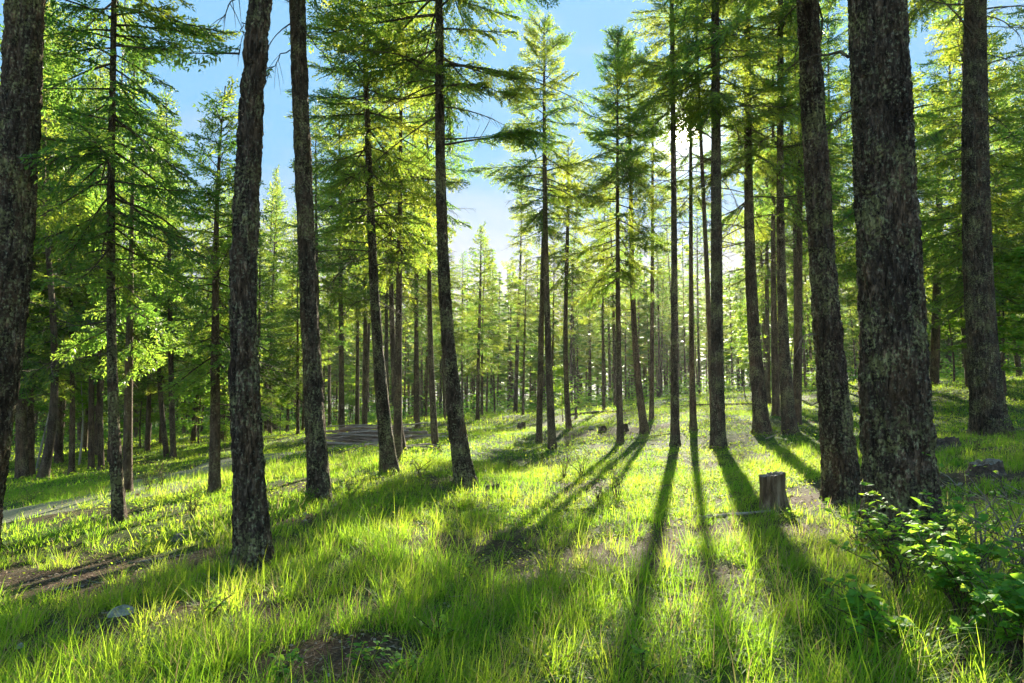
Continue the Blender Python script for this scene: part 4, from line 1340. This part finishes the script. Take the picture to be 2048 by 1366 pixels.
# ------------------------------------------------------------------ stump, rocks, logs, sticks
def stump(px, py, wpx, hpx, label, seed, mat=M_STUMP, flat=True, name='tree_stump'):
    b = gp(px, py); r = wpx / 2 / F * b[1]; h = hpx / F * b[1]
    k, n = 56, 26
    th = np.linspace(0, 2 * math.pi, k, endpoint=False); z = np.linspace(-.08, h, n)
    TH, Z = np.meshgrid(th, z)
    cx, sx = np.cos(TH), np.sin(TH)
    rad = r * (1.0 + .22 * np.exp(-np.clip(Z, 0, 9) / (.25 * h)) * (1 + .6 * np.sin(3 * TH + seed))) * (1 - .10 * Z / h)
    rad = rad + r * .24 * (np.abs(2 * vnoise(cx * 4.5, sx * 4.5, Z * 2, seed) - 1) - .5) + r * .09 * (vnoise(cx * 11, sx * 11, Z * 6, seed + 1) - .5)
    top = 0 if flat else h * .45
    Zt = Z + (Z > h * .55) * (top * (vnoise(cx * 1.8, sx * 1.8, 0, seed + 2) - .6) + .018 * (vnoise(cx * 6, sx * 6, 1, seed) - .5) + .16 * r * cx + .10 * r * (np.abs(2 * vnoise(cx * 5, sx * 5, 3, seed) - 1) < .25)) * ((Z / h - .55) / .45)
    V = np.stack([rad * cx, rad * sx, Zt], -1).reshape(-1, 3)
    i, j = np.meshgrid(np.arange(n - 1), np.arange(k), indexing='ij'); j2 = (j + 1) % k
    Q = np.stack([i * k + j, i * k + j2, (i + 1) * k + j2, (i + 1) * k + j], -1).reshape(-1, 4)
    root = empty(name, b, label, 'stump')
    G = Geo(); G.add(V, Q); G.build('bark', [mat], root, smooth=True)
    rim = V[-k:]
    G = Geo()
    rings = [rim * [f, f, 1] + [0, 0, (.002 - .05 * r * (1 - f)) + .012 * r * math.sin(30 * f)] for f in (.985, .9, .8, .66, .5, .34, .18, .03)]
    VV = np.concatenate(rings)
    if not flat: VV[:, 2] = VV[:, 2] * .75 + VV[:, 2].mean() * .25
    m = len(rings)
    i, j = np.meshgrid(np.arange(m - 1), np.arange(k), indexing='ij'); j2 = (j + 1) % k
    Q = np.stack([i * k + j, i * k + j2, (i + 1) * k + j2, (i + 1) * k + j], -1).reshape(-1, 4)
    G.add(VV, Q); G.build('cut_top', [M_STUMPTOP if flat else mat], root)
    NO_GRASS.append((b[0], b[1], r * 1.1))
    return root


stump(1547, 1018, 52, 66, 'weathered upright stump with a flat cut top in the sunlit grass', 3)
stump(985, 980, 32, 9, 'small dark rotten stump right of the big leaning trunk foot', 4, M_CHAR, False)
stump(1043, 858, 18, 12, 'black broken stump on the grassy slope behind the paired trunks', 5, M_CHAR, False)
stump(1970, 950, 62, 24, 'low dark stump on the bare soil right of the widest trunk', 6, M_CHAR, True)
stump(1246, 862, 22, 12, 'low dark stump among debris on the mound', 7, M_CHAR, False)
stump(1152, 838, 6, 22, 'small dead snag on the slope right of the forked fir', 8, M_CHAR, False)
stump(1895, 893, 44, 14, 'low rotten stump between the widest and the thick dark trunk', 9, M_CHAR, False)
stump(1205, 862, 16, 9, 'smallest black stump in the hollow', 10, M_CHAR, False)


def rock(px, py, wpx, hpx, label, seed, mat=M_STONE):
    b = gp(px, py); s = wpx / 2 / F * b[1]; h = hpx / F * b[1]
    n, k = 14, 22
    u = np.linspace(.02, math.pi - .02, n); v = np.linspace(0, 2 * math.pi, k, endpoint=False)
    U, W = np.meshgrid(u, v, indexing='ij')
    d = np.stack([np.sin(U) * np.cos(W), np.sin(U) * np.sin(W), np.cos(U)], -1)
    r = .75 + .55 * fbm(d[..., 0] * 1.6 + seed, d[..., 1] * 1.6, d[..., 2] * 1.6, seed, 3)
    V = (d * r[..., None] * [s, s * .8, h * 1.05]).reshape(-1, 3)
    i, j = np.meshgrid(np.arange(n - 1), np.arange(k), indexing='ij'); j2 = (j + 1) % k
    Q = np.stack([i * k + j, (i + 1) * k + j, (i + 1) * k + j2, i * k + j2], -1).reshape(-1, 4)
    o = link('rock', mesh_from('rock', V, Q, [mat]), None, b - [0, 0, h * .38])
    tag(o, label, 'rock')
    NO_GRASS.append((b[0], b[1], s * .9))


rock(245, 1228, 56, 24, 'pale grey rock half sunk in the grass in the left foreground', 1, M_STONE_PALE)
rock(358, 1080, 36, 18, 'dark rock on the slope left of the lichen-speckled trunk', 2)
rock(98, 1122, 28, 16, 'dark rock at the near edge of the sunlit strip', 3)
rock(434, 1070, 20, 8, 'small flat dark rock nearest the lichen-speckled trunk', 4)
rock(611, 1030, 10, 8, 'small white stone below the straight reddish trunk', 5, M_STONE_PALE)
rock(657, 1352, 11, 7, 'small grey pebble on the bare soil at the bottom', 6, M_STONE_PALE)
rock(1185, 857, 16, 8, 'small grey stone in the hollow', 7, M_STONE_PALE)
rock(40, 1296, 18, 12, 'weathered pale stone in the grass at the lower left', 8, M_STONE_PALE)


def stick(p0, p1, r0, label, seed, mat=M_LOG, name='fallen_branch', lift=.0, cat='branch', wob=.03):
    a, b = gp(*p0), gp(*p1)
    n = 14
    rr = np.random.default_rng(seed)
    t = np.linspace(0, 1, n)
    P = a + (b - a) * t[:, None]
    L = np.linalg.norm(b - a)
    P[:, :2] += (np.cumsum(rr.normal(0, 1, (n, 2)), 0) * wob * L / n)
    P[:, 2] = ground(P[:, 0], P[:, 1]) + r0 * .7 + lift * t
    G = Geo(); V, Q = tube(P, r0 * (1 - .6 * t) * (1 + .12 * rr.normal(0, 1, n)), 8, True); G.add(V, Q)
    for q in range(int(2 + L)):
        i = rr.integers(2, n - 1); l = .1 + .25 * rr.random(); az = rr.random() * 6.28
        D = np.array([math.cos(az), math.sin(az), .3 * rr.random()])
        V, Q = tube(np.array([P[i], P[i] + D * l * .6, P[i] + D * l + [0, 0, .02]]), np.array([r0 * .4, r0 * .3, r0 * .12]), 4); G.add(V, Q)
    o = G.build(name, [mat], None, a, True, off=a)
    tag(o, label, cat)


stick((1040, 1025), (1290, 1014), .018, 'long thin fallen branch lying in the grass left of the shadow', 1, M_CHAR)
stick((1130, 832), (1560, 806), .07, 'long fallen log lying along the crest of the mound', 2, M_CHAR, 'fallen_log', cat='log', wob=.01)
stick((1530, 878), (1625, 850), .022, 'fallen stick lying between the leaning trunk and the touching trunks', 3)
stick((1652, 996), (1760, 990), .010, 'thin pale stick caught across the foot of the speckled leaning fir', 4, M_TWIG_GREY, lift=.04)
stick((255, 1128), (402, 1105), .012, 'pale stick lying along the edge of the bare soil on the left', 5, M_TWIG_GREY)
stick((110, 1182), (215, 1165), .010, 'thin stick on the reddish bare soil at the left', 6, M_TWIG_GREY)
stick((390, 1195), (470, 1160), .011, 'short pale stick in front of the lichen-speckled trunk', 7, M_TWIG_GREY)
stick((1880, 945), (1925, 975), .012, 'crooked pale stick on the bare soil right of the widest trunk', 8, M_TWIG_GREY)
stick((1975, 965), (2040, 990), .014, 'grey stick below the low dark stump', 9, M_TWIG_GREY)
stick((725, 925), (800, 905), .02, 'dead limb fallen left of the ragged fir foot', 10, M_CHAR)
stick((1340, 868), (1200, 885), .02, 'pale brushwood stick on the mound foot', 12, M_TWIG_GREY)
stick((620, 925), (560, 930), .03, 'log end lying in the grass behind the straight reddish trunk', 13, M_LOG)
stick((1395, 1040), (1540, 1025), .03, 'pale flat rotten log piece left of the stump', 14, M_LOG, wob=.02)

# log pile: every log a thing of its own
rl = np.random.default_rng(11)
log_mesh = []
for k in range(6):
    L = 3.0 + .35 * k; n = 12; t = np.linspace(0, 1, n)
    P = np.stack([(t - .5) * L, .09 * np.sin(3 * t + k) * 1.2, .05 * np.sin(4 * t + 2 * k)], 1)
    V, Q = tube(P, (.052 - .028 * t) * (1 + .06 * rl.normal(0, 1, n)), 8, True)
    log_mesh.append(mesh_from('log', V, Q, [M_LOG], smooth=True))
zb = float(ground(LOGX, LOGY))
cnt = 0
for layer in range(8):
    for q in range(9 - layer):
        cnt += 1
        yo = (q - (9 - layer) / 2) * .13 + rl.normal(0, .03)
        xo = rl.normal(0, .45) + (-.1 if layer > 3 else 0)
        if layer > 3: xo -= .3 * (layer - 3) * .6
        x, y = LOGX - .1 + xo, LOGY + .55 + yo
        gz = zb + .08 * (x - LOGX)
        o = link('log', log_mesh[rl.integers(6)], None, (x, y, gz + .05 + layer * .083 + rl.normal(0, .008)))
        o.rotation_euler = (rl.uniform(0, 6.28), rl.normal(.0, .05), rl.normal(0, .17) + (math.pi if rl.random() < .5 else 0))
        sx = rl.uniform(.6, 1.15) * (1.0 if layer < 4 else .8)
        o.scale = (sx, rl.uniform(.7, 1.25), rl.uniform(.7, 1.2))
        tag(o, 'thin weathered log stacked in the long pile behind the ragged fir', 'log', 'logs stacked in the pile')
for k in range(12):
    a = rl.uniform(640, 850)
    p = gp(a, rl.uniform(893, 902))
    o = link('log', log_mesh[rl.integers(6)], None, (p[0], p[1], p[2] + .06))
    o.rotation_euler = (rl.uniform(0, 6.28), rl.normal(0, .06), rl.normal(0, .5)); o.scale = (.35, .7, .7)
    tag(o, 'short loose log lying in front of the long pile', 'log', 'loose logs in front of the pile')

def make_haze():
    V = np.array([[x, y, z] for x in (-430, 430) for y in (-380, 530) for z in (-16, 30)], float)
    Q = np.array([[0, 1, 3, 2], [4, 6, 7, 5], [0, 4, 5, 1], [2, 3, 7, 6], [0, 2, 6, 4], [1, 5, 7, 3]])
    m = bpy.data.materials.new('forest_air'); m.use_nodes = True
    n, l = m.node_tree.nodes, m.node_tree.links; n.clear()
    v = n.new('ShaderNodeVolumePrincipled'); v.inputs['Density'].default_value = .00022
    v.inputs['Color'].default_value = (1, .97, .88, 1); v.inputs['Anisotropy'].default_value = .55
    o = n.new('ShaderNodeOutputMaterial'); l.new(v.outputs[0], o.inputs['Volume'])
    tag(link('haze', mesh_from('haze', V, Q, [m])), kind='stuff')


scene.cycles.volume_bounces = 0
make_haze()
make_grass()
make_herbs()
make_litter()
print('faces', sum(len(m.polygons) for m in bpy.data.meshes))
